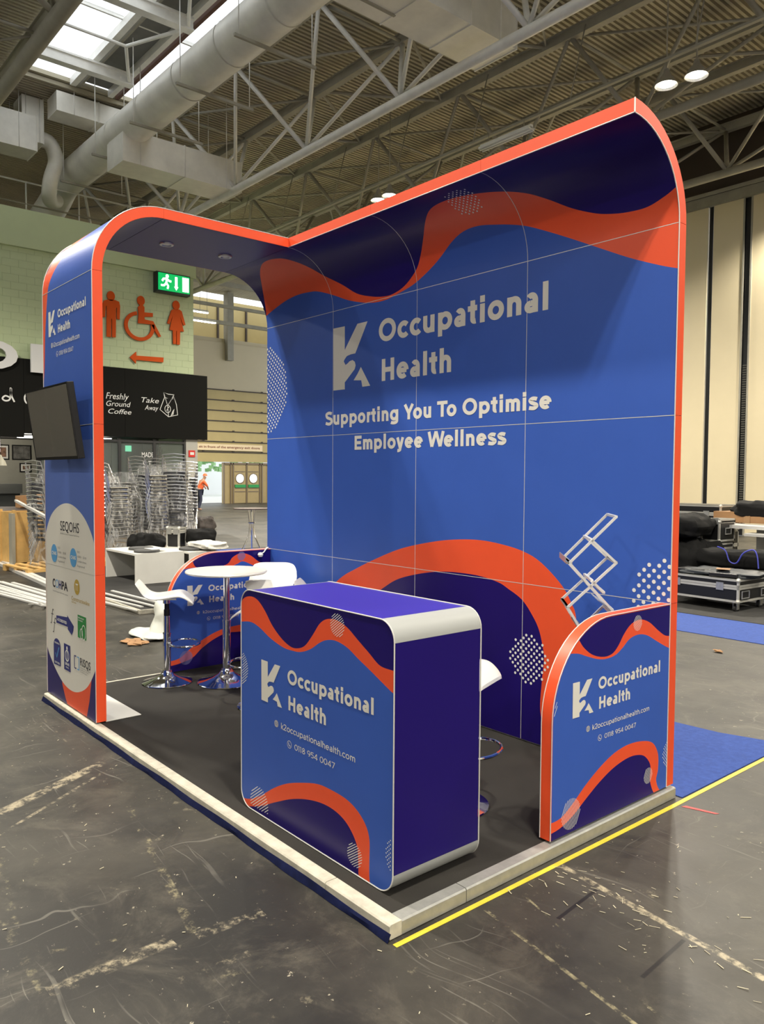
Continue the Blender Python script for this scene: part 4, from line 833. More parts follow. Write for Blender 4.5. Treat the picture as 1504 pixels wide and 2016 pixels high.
for i in range(14): m = MB(); m.tube([(-33+3*i, 11.15, 10.2), (-33+3*i, 11.7, 12.1)], .015, 6); m.go('hanger_rod', M_STEELD, rl)
def tube_light(x0, y0, x1, y1, z, label, on, dz=2.4):
    t = thing('strip_light', label, 'strip light', ((x0+x1)/2, (y0+y1)/2, z), 'strip lights under the roof')
    m = MB(); m.bar((x0, y0, z), (x1, y1, z), .22, .05); m.bar((x0, y0, z+.05), (x1, y1, z+.05), .1, .08); m.go('housing', M_STW, t)
    for s in (-.05, .05):
        m = MB(); dx, dy = (0, s) if abs(x1-x0) > abs(y1-y0) else (s, 0); m.tube([(x0+dx, y0+dy, z-.045), (x1+dx, y1+dy, z-.045)], .022, 8)
        m.go('tube', mat('tube_glow', (1, .96, .86), .5, emit=14) if on else M_STW, t)
    for f in (.15, .85): m = MB(); q = (x0+(x1-x0)*f, y0+(y1-y0)*f); m.tube([(*q, z+.05), (*q, z+dz)], .01, 5); m.go('hanger_rod', M_STEELD, t)
tube_light(-11.6, 11.05, -10.0, 11.05, 9.9, 'unlit white strip light above the right half of the orange top edge', False, .3)

# ---------------------------------------------------------------- left wall: coffee shop block
M_GRN = mat('pale_green_paint', srgb(186, 200, 160), .6, vary=.03, scale=1.5)
M_SIGNB = mat('chalkboard_black', (.009, .009, .008), .8, spec=.12)
M_PIC = mat('orange_sign_acrylic', (.62, .085, .008), .6, spec=.15)
wx = -22.0
wl = MB(); wl.box(wx-.3, -14, 3.0, wx-.012, 8.40, 8.15); wall = struct(wl.go('wall_left', M_GRN), 'pale green painted block wall above the coffee shop')
random.seed(3); bme = None; bw_, bh_ = .44, .215
nb = 0
for r in range(15):
    z = 5.0+r*bh_; y = 2.05-(.22 if r % 2 else 0)
    while y < 8.35 and nb < 300:
        y1 = min(y+bw_, 8.40)
        if y1-y > .1:
            m = MB(); m.box(wx-.02, y+.0018, z+.0018, wx+random.uniform(-.001, .0012), y1-.0018, z+bh_-.0018); m.go('block', M_GRN, wall); nb += 1
        y += bw_
m = MB(); m.box(wx-.3, -14, 8.15, wx+.12, 8.44, 9.23); struct(m.go('trim_1', M_GRN), 'smooth green parapet band along the top of the block wall')
m = MB(); m.box(wx-9, 8.1, .0, wx-.3, 8.4, 9.2); m.box(wx-9, -14, 9.1, wx-.3, 8.4, 9.2); struct(m.go('wall_1', M_GRN))
bpy.data.objects['wall_1'].name = 'wall_left_return'
F_ = lambda s, t, d: (wx+.004-d, s, t)
sg = thing('shop_sign', 'long black coffee shop sign board with white chalk-style lettering and drawn paper bag', 'sign', (wx, 3, 2.9))
m = MB()
for y0, y1 in ((-12, -8), (-8, -4), (-4, 0), (0, 3.0), (3.0, 6.0), (6.0, 8.85)):
    m = MB(); m.box(wx-.05, y0+.004, 2.72 if y1 < 5 else 2.84, wx+.10, y1-.004, 4.98); m.go('board', M_SIGNB, sg)
FS = lambda s, t, d: (wx+.104-d, s, t)
t_ = MB(); q = dict(bold=.0, shear=.25)
text(t_, 'Freshly', 5.39, 6.12, 4.0, 4.19, FS, **q, asc='l'); text(t_, 'Ground', 5.40, 6.18, 3.78, 3.94, FS, **q, asc='d'); text(t_, 'Coffee', 5.46, 6.2, 3.55, 3.70, FS, **q, asc='f')
text(t_, 'Take', 6.53, 7.12, 3.96, 4.12, FS, **q, asc='T'); text(t_, 'Away', 6.64, 7.10, 3.73, 3.88, FS, **q, asc='A')
B_ = G['bag']; P = lambda pts: [(a, b) for a, b in pts]
stroke(t_, B_, .022, FS, closed=True); stroke(t_, [B_[2], B_[11], B_[7]], .02, FS); stroke(t_, [B_[0], B_[5]], .02, FS); stroke(t_, [(B_[11][0]-.05, B_[11][1]+.25), B_[4], B_[3]], .02, FS)
stroke(t_, circ(7.42, 3.80, .10, 16, .12), .018, FS, closed=True); stroke(t_, [(7.38, 3.74), (7.46, 3.87)], .02, FS)
for i in range(4): stroke(t_, [(7.52+.03*i, 3.56+.02*i), (7.60+.015*i, 3.75+.02*i)], .012, FS)
stroke(t_, spline([(2.62, 3.84), (2.5, 3.88), (2.42, 3.80), (2.50, 3.74), (2.62, 3.80), (2.66, 4.10)], 5), .045, FS); stroke(t_, spline([(2.64, 4.12), (2.66, 3.9), (2.74, 3.72)], 5), .045, FS)
stroke(t_, spline([(3.22, 3.97), (3.12, 4.02), (3.02, 3.88), (3.06, 3.72), (3.2, 3.72), (3.33, 3.84)], 5), .045, FS)
stroke(t_, spline([(3.6, 4.02), (3.48, 4.0), (3.42, 3.86), (3.5, 3.72), (3.62, 3.8), (3.6, 4.02)], 5), .045, FS)
t_.go('lettering', mat('chalk_white', (.8, .8, .78), .7), sg, fix=False)
M_LET = mat('white_letter', (.74, .74, .74), .5)
for ch, y0, y1, lb in (('D', 1.58, 2.83, 'huge white capital letter D standing on the shop sign'), ('E', 3.18, 4.15, 'huge white capital letter E half hidden by the logo column')):
    vs, fs = glyphs(ch, .035); a0, a1 = min(v[0] for v in vs), max(v[0] for v in vs); b1 = max(v[1] for v in vs); b0 = min(v[1] for v in vs)
    m = MB()
    for d in (.12, .2): m.add([(wx+d, y0+(x-a0)/(a1-a0)*(y1-y0), 4.60+(y-b0)/(b1-b0)*.82) for x, y in vs], fs)
    bmx = {}
    for f in fs:
        for a, b in zip(f, f[1:]+f[:1]): bmx[(a, b)] = 1
    n = len(vs); 
    for a, b in bmx:
        if (b, a) not in bmx: m.f.append((a, b, b+n, a+n)); m.m.append(0); m.sm.append(False)
    tag(m.go('sign_letter', M_LET, fix=True), lb, 'letter', 'white letters on the shop sign')
def picto(name, label, fn_):
    m = MB(); fn_(m); tag(m.go(name, M_PIC), label, 'pictogram', 'orange toilet pictograms')
FP = lambda s, t, d: (wx+.06-d, s, t)
def pman(m): m.prism(G['man'], FP, 0, .04); a, b = G['manh']; m.prism(circ(a[0], a[1], .125, 20, .15), FP, 0, .04)
def pwom(m): m.prism(G['wom'], FP, 0, .04); a, b = G['womh']; m.prism(circ(a[0], a[1], .125, 20, .15), FP, 0, .04)
def pwc(m):
    m.prism(G['wc'], FP, 0, .04); a, b = G['wch']; m.prism(circ(a[0], a[1], .125, 20, .15), FP, 0, .04)
    c0 = G['wcc'][0]; o1 = circ(c0[0], c0[1], .50, 30, .47, -2.1-.0, .15, True)
    o1 = circ(c0[0], c0[1], .50, 34, .46, PI*.56, PI*2.08, True); i1 = circ(c0[0], c0[1], .385, 34, .35, PI*.56, PI*2.08, True)
    m.prism(o1+i1[::-1], FP, 0, .04)
picto('toilet_pictogram', 'orange standing man pictogram on the green wall', pman)
picto('toilet_pictogram', 'orange wheelchair user pictogram on the green wall', pwc)
picto('toilet_pictogram', 'orange woman in skirt pictogram on the green wall', pwom)
picto('arrow_sign', 'orange arrow pointing left below the wheelchair pictogram', lambda m: m.prism(G['arr'], FP, 0, .04))
ex = thing('exit_sign', 'lit green emergency exit sign with running man, arrow and white door', 'exit sign', (wx+.1, 7.58, 7.5))
FE = lambda s, t, d: (wx+.30-d, s, t)
m = MB(); m.box(wx, 7.0, 7.50, wx+.26, 8.16, 8.14); m.go('housing', M_BLK, ex)
m = MB(); m.prism(rect(7.05, 8.12, 7.56, 8.10), FE, 0, .04); m.go('sign_face', mat('exit_green', (.0, .42, .10), .4, emit=1.2), ex)
m = MB(); fe = lambda pts: [(7.05+u*1.07, 7.56+v*.54) for u, v in pts]
flat(m, fe([(.76, .08), (.97, .08), (.97, .92), (.76, .92)]), FE); flat(m, fe([(.52, .88), (.6, .88), (.6, .3), (.63, .3), (.56, .08), (.49, .3), (.52, .3)]), FE)
flat(m, [(7.05+1.07*.27+.055*math.cos(a), 7.56+.54*.84+.06*math.sin(a)) for a in rng(0, 2*PI, 14)[:-1]], FE)
for pts in ([(.26, .76), (.24, .42)], [(.25, .7), (.15, .66), (.11, .52)], [(.25, .7), (.33, .58), (.40, .56)], [(.24, .45), (.30, .28), (.28, .1)], [(.24, .43), (.17, .28), (.07, .27)]): stroke(m, fe(pts), .065, FE)
m.go('symbols', mat('exit_white', (.9, 1, .9), .4, emit=2.2), ex, fix=False)
# shop front below the sign
M_GL = mat('dark_shop_glass', (.05, .06, .055), .05, spec=.8); b = M_GL.node_tree.nodes['Principled BSDF']; b.inputs['Transmission Weight'].default_value = .9; b.inputs['IOR'].default_value = 1.1; b.inputs['Base Color'].default_value = (.75, .8, .78, 1)
M_FRM = mat('dark_window_frame', (.03, .03, .032), .5)
m = MB(); m.box(wx-.25, 8.1, -.06, wx+.02, 8.52, 2.86); struct(m.go('trim_2', mat('pillar_grey', (.46, .45, .41), .5)), 'pale grey pillar at the right end of the shop front')
m = MB(); m.box(wx+.02, 8.19, 2.26, wx+.04, 8.42, 2.48)
cp = thing('fire_notice', 'small red fire notice plate on the grey pillar', 'notice', (wx+.03, 8.3, 2.26)); m.go('plate', mat('notice_red', srgb(215, 50, 45), .5), cp)
m = MB(); m.prism(rect(8.24, 8.38, 2.33, 2.42), lambda s, t, d: (wx+.043-d, s, t), 0, .002); m.go('print', M_WH, cp)
win = thing('shop_window', 'dark framed glass front of the coffee shop below the black sign', 'shop window', (wx, 6, 0)); win['kind'] = 'structure'
for y in (3.45, 4.6, 5.85, 7.0, 8.06):
    m = MB(); m.box(wx-.06, y-.04, -.06, wx+.02, y+.04, 2.8); m.go('mullion', M_FRM, win)
for z in (.0, 2.72):
    m = MB(); m.box(wx-.06, 3.45, z-.04, wx+.015, 8.06, z+.04); m.go('rail', M_FRM, win)
for a, b_ in ((3.49, 4.56), (4.64, 5.81), (5.89, 6.96), (7.04, 8.02)):
    m = MB(); m.box(wx-.03, a, .04, wx-.02, b_, 2.68); m.go('pane', M_GL, win)
FW = lambda s, t, d: (wx-.012-d, s, t)
m = MB(); text(m, 'MADE', 6.58, 6.98, 2.22, 2.38, FW, .01, asc='M'); text(m, 'F  T', 6.62, 6.9, 1.98, 2.1, FW, .01, asc='F'); m.go('lettering', mat('chalk_white', (.8, .8, .78), .7), win, fix=False)
# interior
M_INT = mat('grey_green_interior', (.36, .36, .31), .7, vary=.06, scale=2)
m = MB(); m.box(-28.2, -8, -.06, -28, 8.1, 2.9); struct(m.go('wall_back', M_INT), 'grey rendered wall inside the coffee shop')
m = MB(); m.box(-28, -8, 2.9, wx-.3, 8.1, 3.0); struct(m.go('ceiling', mat('shop_ceiling', (.05, .05, .05), .8)), 'dark ceiling inside the coffee shop')
m = MB(); m.box(-24.2, 4.0, -.06, -24.1, 8.1, 2.9); struct(m.go('trim_3', mat('dark_shop_screen', (.07, .085, .07), .7))); 
for i in range(7):
    m = MB(); m.box(-24.1, 4.2+i*.55, .2, -24.05, 4.7+i*.55, 2.7); m.go('panel', mat('dark_green_panel', (.09, .11, .09), .6), bpy.data.objects['trim_3'])
m = MB(); m.box(-26.6, 1.0, -.06, -26.0, 4.0, 1.0); m.box(-26.7, .9, 1.0, -25.9, 4.05, 1.32); tag(m.go('shop_counter', mat('slate_counter', (.10, .105, .10), .6)), 'dark slate serving counter inside the coffee shop', 'counter')
for i, (a, b_, c0, d) in enumerate(((3.25, 3.55, 1.85, 2.72), (3.75, 4.2, 2.16, 2.7), (4.3, 4.95, 2.16, 2.7), (4.55, 4.95, 1.72, 2.05))):
    t = thing('framed_picture', ('tall framed picture at the picture edge on the shop wall', 'small dark-framed photograph with white mount in the shop', 'wide dark landscape photograph on the shop wall', 'small black-framed notice low on the shop wall')[i], 'picture', (-27.98, a, c0), 'pictures on the shop wall')
    m = MB(); m.box(-28, a, c0, -27.96, b_, d); m.go('frame', M_BLK, t); m = MB(); m.box(-27.96, a+.04, c0+.04, -27.955, b_-.04, d-.04); m.go('mount', M_WH if i != 2 else mat('photo_grey', (.15, .15, .14), .5, vary=.6, scale=6), t)
    if i != 2: m = MB(); m.box(-27.955, a+.1, c0+.1, -27.95, b_-.1, d-.1); m.go('print', mat('photo_brown', (.25, .14, .09), .5, vary=.6, scale=9), t)
pe = thing('pendant_lamp', 'cream dome pendant lamp hanging inside the coffee shop', 'pendant lamp', (-24.5, 3.02, 2.1))
m = MB(); m.lathe([(0, .34), (.03, .33), (.05, .25), (.13, .14), (.18, .0), (.17, .0), (.1, .13), (0, .22)], (-24.5, 3.02, 1.92), 20); m.go('shade', mat('cream_enamel', (.75, .68, .5), .4, emit=.35), pe)
m = MB(); m.tube([(-24.5, 3.02, 2.2), (-24.5, 3.02, 2.9)], .01, 5); m.go('cord', M_BLK, pe)
for i, (x, y) in enumerate(((-23.5, 3.55), (-23.2, 5.75))):
    t = thing('shop_ceiling_light', ('long white ceiling light in the shop left of the logo column', 'oval white ceiling light behind the shop glass right of the logo column')[i], 'ceiling light', (x, y, 2.8), 'lights in the coffee shop')
    m = MB(); m.lathe([(0, 0), (.3, 0), (.3, .05), (0, .05)], (x, y, 2.78), 24); m.go('diffuser', mat('tube_glow', (1, .96, .86), .5, emit=14), t)
t = thing('small_exit_sign', 'small lit green sign seen through the shop glass', 'exit sign', (-23.9, 6.9, 2.4)); m = MB(); m.box(-24.0, 6.85, 2.45, -23.95, 7.05, 2.65); m.go('face', mat('exit_green2', (.2, .75, .45), .4, emit=1.5), t)
l = bpy.data.lights.new('shop_interior_lamp', 'POINT'); l.energy = 160; l.color = (1, .9, .75); l.shadow_soft_size = .3; o = bpy.data.objects.new('shop_interior_lamp', l); o.location = (-25.5, 3, 2.6); COL.objects.link(o)
# dried flowers in the window
fl = thing('dried_flowers', 'spray of brown dried flowers behind the shop glass', 'flowers', (-22.6, 7.35, 1.5)); m = MB(); random.seed(5)
for i in range(26): m.tube([(-22.6, 7.3, 1.3), (-22.6+random.uniform(-.1, .1), 7.35+random.uniform(-.32, .25), 2.1+random.uniform(0, .55))], .006, 4)
for i in range(120): x, y, z = random.uniform(-.15, .15), random.gauss(0, .16), random.gauss(0, .2); m.box(-22.6+x-.012, 7.3+y-.012, 2.25+z-.012, -22.6+x+.012, 7.3+y+.012, 2.25+z+.012)
stuff(m.go('stems', mat('dried_brown', (.22, .13, .08), .8), fl))
# railing on top of the shop block
ra = thing('roof_railing', 'white pipe railing on top of the green shop block', 'railing', (-23.5, 3, 9.2))
for z in (10.56, 9.9): m = MB(); m.tube([(-23.5, -6, z), (-23.5, 8.2, z)], .028, 6); m.go('handrail', M_STEEL if z > 10 else M_STEELD, ra)
for i in range(9): m = MB(); m.tube([(-23.5, -4.4+i*1.6, 9.2), (-23.5, -4.4+i*1.6, 10.56)], .025, 6); m.go('post', M_STEEL, ra)
# ---------------------------------------------------------------- far end wall (x=-40) with slatted shutter, exit opening and doors
M_CRM = mat('beige_steel_slat', srgb(178, 160, 108), .5, vary=.05, scale=1); M_FWH = mat('off_white_panel', srgb(200, 188, 160), .6, vary=.04, scale=.5)
M_DKB = mat('dark_brown_steel', (.05, .035, .025), .6)
fw = MB()
fw.box(-40.4, -16, -.06, -40.0, 17.3, 12.6); fw.box(-40.4, 25, -.06, -40.0, 30, 12.6); fw.box(-40.3, 17.3, 6.75, -40.02, 25, 9.55); fw.box(-40.4, 17.3, 9.55, -40.1, 25, 9.8); 
o = struct(fw.go('wall_front', M_FWH), 'far end wall of the hall with cream upper panels'); o.name = 'wall_far'
m = MB(); m.box(-44.4, 10, 8, -44, 30, 13); struct(m.go('wall_beyond', M_CRM), 'cream wall far beyond, lit by strip lights'); bpy.data.objects['wall_beyond'].name = 'wall_end'
for i in range(5): m = MB(); m.box(-44, 17+2.1*i, 9, -43.9, 17.12+2.1*i, 12.6); m.go('batten', M_DKB, bpy.data.objects['wall_end'])
sh = thing('slatted_shutter', 'beige horizontal slatted shutter above the exit doors at the far end', 'shutter', (-40, 21, 2.4)); 
z = 2.42; hs = [.62, .58, .58, .52, .50, .50, .50, .49, .0]
for i in range(7):
    h = .618; m = MB(); m.box(-40.2, 17.3, z+.03, -40.0, 25, z+h-.03); m.go('slat', M_CRM, sh)
    m = MB(); m.box(-40.2, 17.3, z+h-.03, -39.95, 25, z+h+.03); m.go('joint_rail', M_DKB, sh)
    m = MB()
    for y in (18.1, 20.1, 22.1, 24.1): m.box(-39.95, y-.06, z+h+.02, -39.9, y+.06, z+h+.07)
    m.go('catch', M_DKB, sh); z += h
ns = thing('warning_banner', 'long cream banner with brown lettering above the exit doors', 'banner', (-39.9, 19.8, 3.1)); m = MB(); m.box(-39.9, 16.2, 3.13, -39.87, 22.1, 3.50); m.go('board', mat('banner_cream', srgb(226, 205, 168), .5), ns)
m = MB(); text(m, 'Please do not sit in front of the emergency exit doors', 16.3, 21.9, 3.26, 3.4, lambda s, t, d: (-39.865-d, s, t), .02, mi=0); m.go('lettering', mat('banner_brown', srgb(120, 60, 40), .5), ns, fix=False)
# doors
dr = bpy.data.objects.new('door_1', None); dr.location = (-40, 20.9, -.06); COL.objects.link(dr); dr['kind'] = 'structure'; dr['label'] = 'pair of beige exit doors with round windows and green push bars'
M_DR = mat('beige_door', srgb(170, 150, 105), .5, vary=.05, scale=3); M_DF = mat('door_frame_grey', srgb(120, 105, 85), .5)
m = MB(); m.box(-40.3, 19.5, -.06, -40.05, 25, 2.42); m.go('surround', M_DR, dr)
for y in (19.5, 19.95, 20.12, 21.05, 21.98, 22.15, 22.6):
    m = MB(); m.box(-40.05, y-.035, -.06, -39.98, y+.035, 2.40); m.go('frame', M_DF, dr)
m = MB(); m.box(-40.05, 19.5, 2.3, -39.98, 25, 2.42); m.go('frame', M_DF, dr)
for k, yc in enumerate((20.58, 21.52)):
    m = MB(); m.box(-40.05, yc-.40, -.04, -40.0, yc+.40, 2.26); m.go('leaf', M_DR, dr)
    m = MB(); m.tube([(-40.0, yc, 1.46), (-39.985, yc, 1.46)], .27, 24); m.go('window', mat('porthole_glow', (.95, .95, .98), .4, emit=1.6), dr)
    m = MB(); m.tube([(-39.99, yc+.29*math.cos(a), 1.46+.29*math.sin(a)) for a in rng(0, 2*PI, 24)[:-1]], .03, 6, closed=True); m.go('window_rim', M_DF, dr)
    m = MB(); m.box(-40.0, yc-.37, .90, -39.92, yc+.37, 1.08); m.go('push_bar', mat('push_bar_green', srgb(45, 150, 80), .5), dr)
    m = MB(); m.box(-40.0, yc-.36, .62, -39.985, yc+.36, .68); m.box(-40.0, yc-.36, 1.84, -39.985, yc+.36, 1.9); m.go('batten', M_DF, dr)
# outside seen through the open exit
m = MB(); m.box(-75, 5, -.2, -41.5, 45, -.08); struct(m.go('floor', mat('pale_concrete', (.7, .7, .68), .6)), 'sunlit pale concrete outside the open exit'); 
tag_ = tag(MB().box(-62, 20, -.1, -61, 36, 6.5).go('outdoor_building', mat('white_render', (.85, .86, .88), .5)), 'bright white building seen through the open exit', 'building')
hg = MB(); random.seed(9)
for i in range(260): x, y, z = random.uniform(-58, -56), random.uniform(22, 32), random.uniform(1.9, 3.9); s_ = .28; hg.box(x, y, z, x+s_, y+s_, z+s_, rot=random.random())
stuff(tag(hg.go('hedge', mat('leaf_green', (.30, .52, .25), .7, vary=.3)), 'green hedge seen at the top of the open exit', 'hedge'))
# person bending at the doorway
def person():
    t = thing('person', 'person in orange hi-vis top and dark trousers bending by the open exit', 'person', (-32.6, 14.05, -.06))
    B0 = Vector((-32.6, 14.05, -.06)); V = {}
    j = {'pelvis': (0, 0, .95), 'chest': (.05, .12, 1.35), 'neck': (.06, .20, 1.50), 'head': (.07, .28, 1.66), 'sl': (-.13, .16, 1.42), 'el': (-.2, .34, 1.22), 'hl': (-.1, .42, 1.02), 'sr': (.2, .14, 1.40), 'er': (.26, .30, 1.16), 'hr': (.12, .42, 1.0),
         'hipl': (-.1, 0, .9), 'kl': (-.11, .06, .48), 'al': (-.12, -.05, .08), 'fl': (-.12, .12, .04), 'hipr': (.1, -.02, .9), 'kr': (.13, .02, .48), 'ar': (.14, -.12, .08), 'fr': (.14, .05, .04)}
    def skin(name, names, edges, rad, m_, parent):
        me = bpy.data.meshes.new(name); me.from_pydata([B0+Vector(j[n]) for n in names], [(names.index(a), names.index(b)) for a, b in edges], [])
        o = bpy.data.objects.new(name, me); COL.objects.link(o); me.materials.append(m_); me.materials.append(m_)
        sk_ = o.modifiers.new('skin', 'SKIN')
        for i, n in enumerate(names): me.skin_vertices[0].data[i].radius = (rad[n], rad[n])
        me.skin_vertices[0].data[0].use_root = True
        o.modifiers.new('sub', 'SUBSURF').levels = 2; o.modifiers['sub'].render_levels = 2; setp(o, parent); return o
    nb_ = list(j); E = [('pelvis', 'chest'), ('chest', 'neck'), ('neck', 'head'), ('chest', 'sl'), ('sl', 'el'), ('el', 'hl'), ('chest', 'sr'), ('sr', 'er'), ('er', 'hr'), ('pelvis', 'hipl'), ('hipl', 'kl'), ('kl', 'al'), ('al', 'fl'), ('pelvis', 'hipr'), ('hipr', 'kr'), ('kr', 'ar'), ('ar', 'fr')]
    r = dict(pelvis=.15, chest=.17, neck=.06, head=.10, sl=.07, el=.045, hl=.035, sr=.07, er=.045, hr=.035, hipl=.10, kl=.06, al=.045, fl=.04, hipr=.10, kr=.06, ar=.045, fr=.04)
    skin('body', nb_, E, r, mat('skin_tone', (.45, .25, .17), .6), t)
    up = ['pelvis', 'chest', 'sl', 'el', 'sr', 'er']; r2 = {k: r[k]+.015 for k in up}; skin('hi_vis_top', up, [('pelvis', 'chest'), ('chest', 'sl'), ('sl', 'el'), ('chest', 'sr'), ('sr', 'er')], r2, mat('hi_vis_orange', (.95, .16, .05), .6), t)
    lo = ['pelvis', 'hipl', 'kl', 'al', 'hipr', 'kr', 'ar']; r3 = {k: r[k]+.012 for k in lo}; skin('trousers', lo, [('pelvis', 'hipl'), ('hipl', 'kl'), ('kl', 'al'), ('pelvis', 'hipr'), ('hipr', 'kr'), ('kr', 'ar')], r3, mat('navy_cloth', (.03, .035, .07), .8), t)
    m = MB(); m.lathe([(0, .13), (.06, .115), (.10, .06), (.108, .0), (.0, .0)], (B0.x+.07, B0.y+.27, B0.z+1.67), 16); m.go('cap', mat('hi_vis_orange', (.95, .16, .05), .6), t)
person()
tube_light(-34, 12.6, -34, 15.7, 9.4, 'bright lower strip light glowing at the far end under the arch', True)
tube_light(-34.6, 12.6, -34.6, 15.6, 9.98, 'upper strip light, seen edge-on above the brighter one under the arch', True, 2)
for i, (z, y) in enumerate(((9.86, .18), (10.75, .16), (11.94, .25))):
    m = MB(); m.box(-36.1, 9, z-y/2, -35.9, 30, z+y/2); tag(m.go('roof_beam', M_STEELD), ('lowest', 'middle', 'topmost')[i]+' dull cross beam seen through the arch at the far end', 'beam')
m = MB(); m.box(-40.2, 19.6, 8.5, -39.7, 20.0, 12.5); tag(m.go('roof_column', M_STEELD), 'beige steel stub column above the far wall', 'column')

# ---------------------------------------------------------------- right hand movable wall
M_MW = mat('cream_wall_panel', srgb(226, 212, 178), .5, vary=.03, scale=.7)
wr = bpy.data.objects.new('wall_right', None); wr.location = (-8, 19.7, -.06); COL.objects.link(wr); wr['kind'] = 'structure'; wr['label'] = 'tall cream movable wall of full height panels'
xs_ = [-30]; x = -10.09
edges = [-26.5, -23.5, -20.5, -17.5, -14.5, -11.5, -10.0, -8.85, -7.3, -5.8, -4.3, -2.8, 0, 3, 6, 9, 12]
for i in range(len(edges)-1):
    a, b_ = edges[i]+.09, edges[i+1]-.09
    m = MB(); m.box(a, 19.7, -.05, b_, 19.8, 10.0); m.go('panel', M_MW, wr)
for i, x in enumerate(edges):
    m = MB(); w = .06 if i % 2 == 0 else .11
    m.box(x-w, 19.74, -.05, x+w, 19.79, 10.0); m.go('joint', M_BLK, wr)
    if i % 2:
        m = MB(); m.box(x-w-.03, 19.68, -.05, x-w+.02, 19.74, 10.0); m.box(x+w-.02, 19.68, -.05, x+w+.03, 19.74, 10.0); m.go('jamb', M_STEELD, wr)
        m = MB()
        for k in range(60): m.box(x-.06, 19.72, .9+k*.07, x+.06, 19.745, .935+k*.07)
        m.go('perforated_strip', mat('strip_grey', (.10, .095, .08), .6), wr)
m = MB(); m.box(-30, 19.6, 10.0, 14, 19.9, 10.3); m.box(-30, 19.5, 10.3, 14, 19.56, 10.4); m.go('track', M_STEELD, wr)
m = MB(); m.box(-30, 19.85, 10.2, 14, 20.1, 12.6); m.go('bulkhead', M_DKB, wr)

# ---------------------------------------------------------------- wrapped chair stacks
M_SEATB = mat('dark_seat_vinyl', (.03, .032, .045), .3)
def make_chair():
    t = thing('stacking_chair', 'x', 'chair', (0, 0, 0), 'plastic-wrapped stacks of chrome chairs')
    m = MB()
    for s in (-1, 1):
        m.tube([(s*.21, .20, 0), (s*.215, .19, .42), (s*.21, -.18, .45), (s*.2, -.30, .84)], .010, 5); m.tube([(s*.215, -.26, 0), (s*.21, -.12, .43)], .010, 5)
    m.tube([(-.2, -.30, .84), (0, -.31, .865), (.2, -.30, .84)], .010, 5); m.tube([(-.21, .2, .30), (.21, .2, .30)], .008, 5); m.tube([(-.235, .215, .45), (.235, .215, .45)], .012, 5)
    for s in (-1, 1): m.tube([(s*.24, .21, .455), (s*.24, -.2, .455)], .011, 5)
    m.go('frame', mat('bright_chair_chrome', (.66, .66, .66), .22, .8), t)
    m = MB(); m.box(-.23, -.2, .425, .23, .21, .465); m.go('seat', M_SEATB, t, .008)
    return t
ch0 = make_chair(); first = True
stacks = [(-12.6, 1.85, 28, 20, 'right of the logo column'), (-14.0, 3.3, 20, 24, 'in mid group'), (-14.2, 3.98, 62, 25, 'third from right'),
          (-15.05, 4.5, 100, 23, 'at the right end'), (-13.7, 2.6, -35, 22, 'second from the column'), (-15.9, 4.45, 40, 24, 'at the back'), (-12.26, .72, 15, 21, 'beside the wooden crate')]
M_FILM = bpy.data.materials.new('clear_stretch_film'); M_FILM.use_nodes = True; nt = M_FILM.node_tree; nt.nodes.clear()
o_ = nt.nodes.new('ShaderNodeOutputMaterial'); t1 = nt.nodes.new('ShaderNodeBsdfTransparent'); g1 = nt.nodes.new('ShaderNodeBsdfGlossy'); g1.inputs['Roughness'].default_value = .12; d1 = nt.nodes.new('ShaderNodeBsdfDiffuse'); d1.inputs[0].default_value = (.8, .8, .78, 1)
mx1 = nt.nodes.new('ShaderNodeMixShader'); mx1.inputs[0].default_value = .65; nt.links.new(g1.outputs[0], mx1.inputs[1]); nt.links.new(d1.outputs[0], mx1.inputs[2])
mx2 = nt.nodes.new('ShaderNodeMixShader'); nt.links.new(t1.outputs[0], mx2.inputs[1]); nt.links.new(mx1.outputs[0], mx2.inputs[2]); nt.links.new(mx2.outputs[0], o_.inputs[0])
tcx = nt.nodes.new('ShaderNodeTexCoord'); mpx = nt.nodes.new('ShaderNodeMapping'); mpx.inputs['Scale'].default_value = (3, 3, 1.2); mpx.inputs['Rotation'].default_value = (.5, .4, 0); nx = nt.nodes.new('ShaderNodeTexNoise'); nx.inputs['Scale'].default_value = 3; nx.inputs['Detail'].default_value = 5; nx.inputs['Distortion'].default_value = 1.5
mr = nt.nodes.new('ShaderNodeMapRange'); mr.inputs[1].default_value = .5; mr.inputs[2].default_value = .75; mr.inputs[3].default_value = .08; mr.inputs[4].default_value = .8
nt.links.new(tcx.outputs['Object'], mpx.inputs[0]); nt.links.new(mpx.outputs[0], nx.inputs['Vector']); nt.links.new(nx.outputs['Fac'], mr.inputs[0]); nt.links.new(mr.outputs[0], mx2.inputs[0])
bpx = nt.nodes.new('ShaderNodeBump'); bpx.inputs['Distance'].default_value = .06; nt.links.new(nx.outputs['Fac'], bpx.inputs['Height']); nt.links.new(bpx.outputs[0], g1.inputs['Normal'])
ORD = 'topmost second third fourth fifth sixth seventh eighth ninth tenth eleventh twelfth thirteenth fourteenth fifteenth sixteenth seventeenth eighteenth'.split()
random.seed(4)
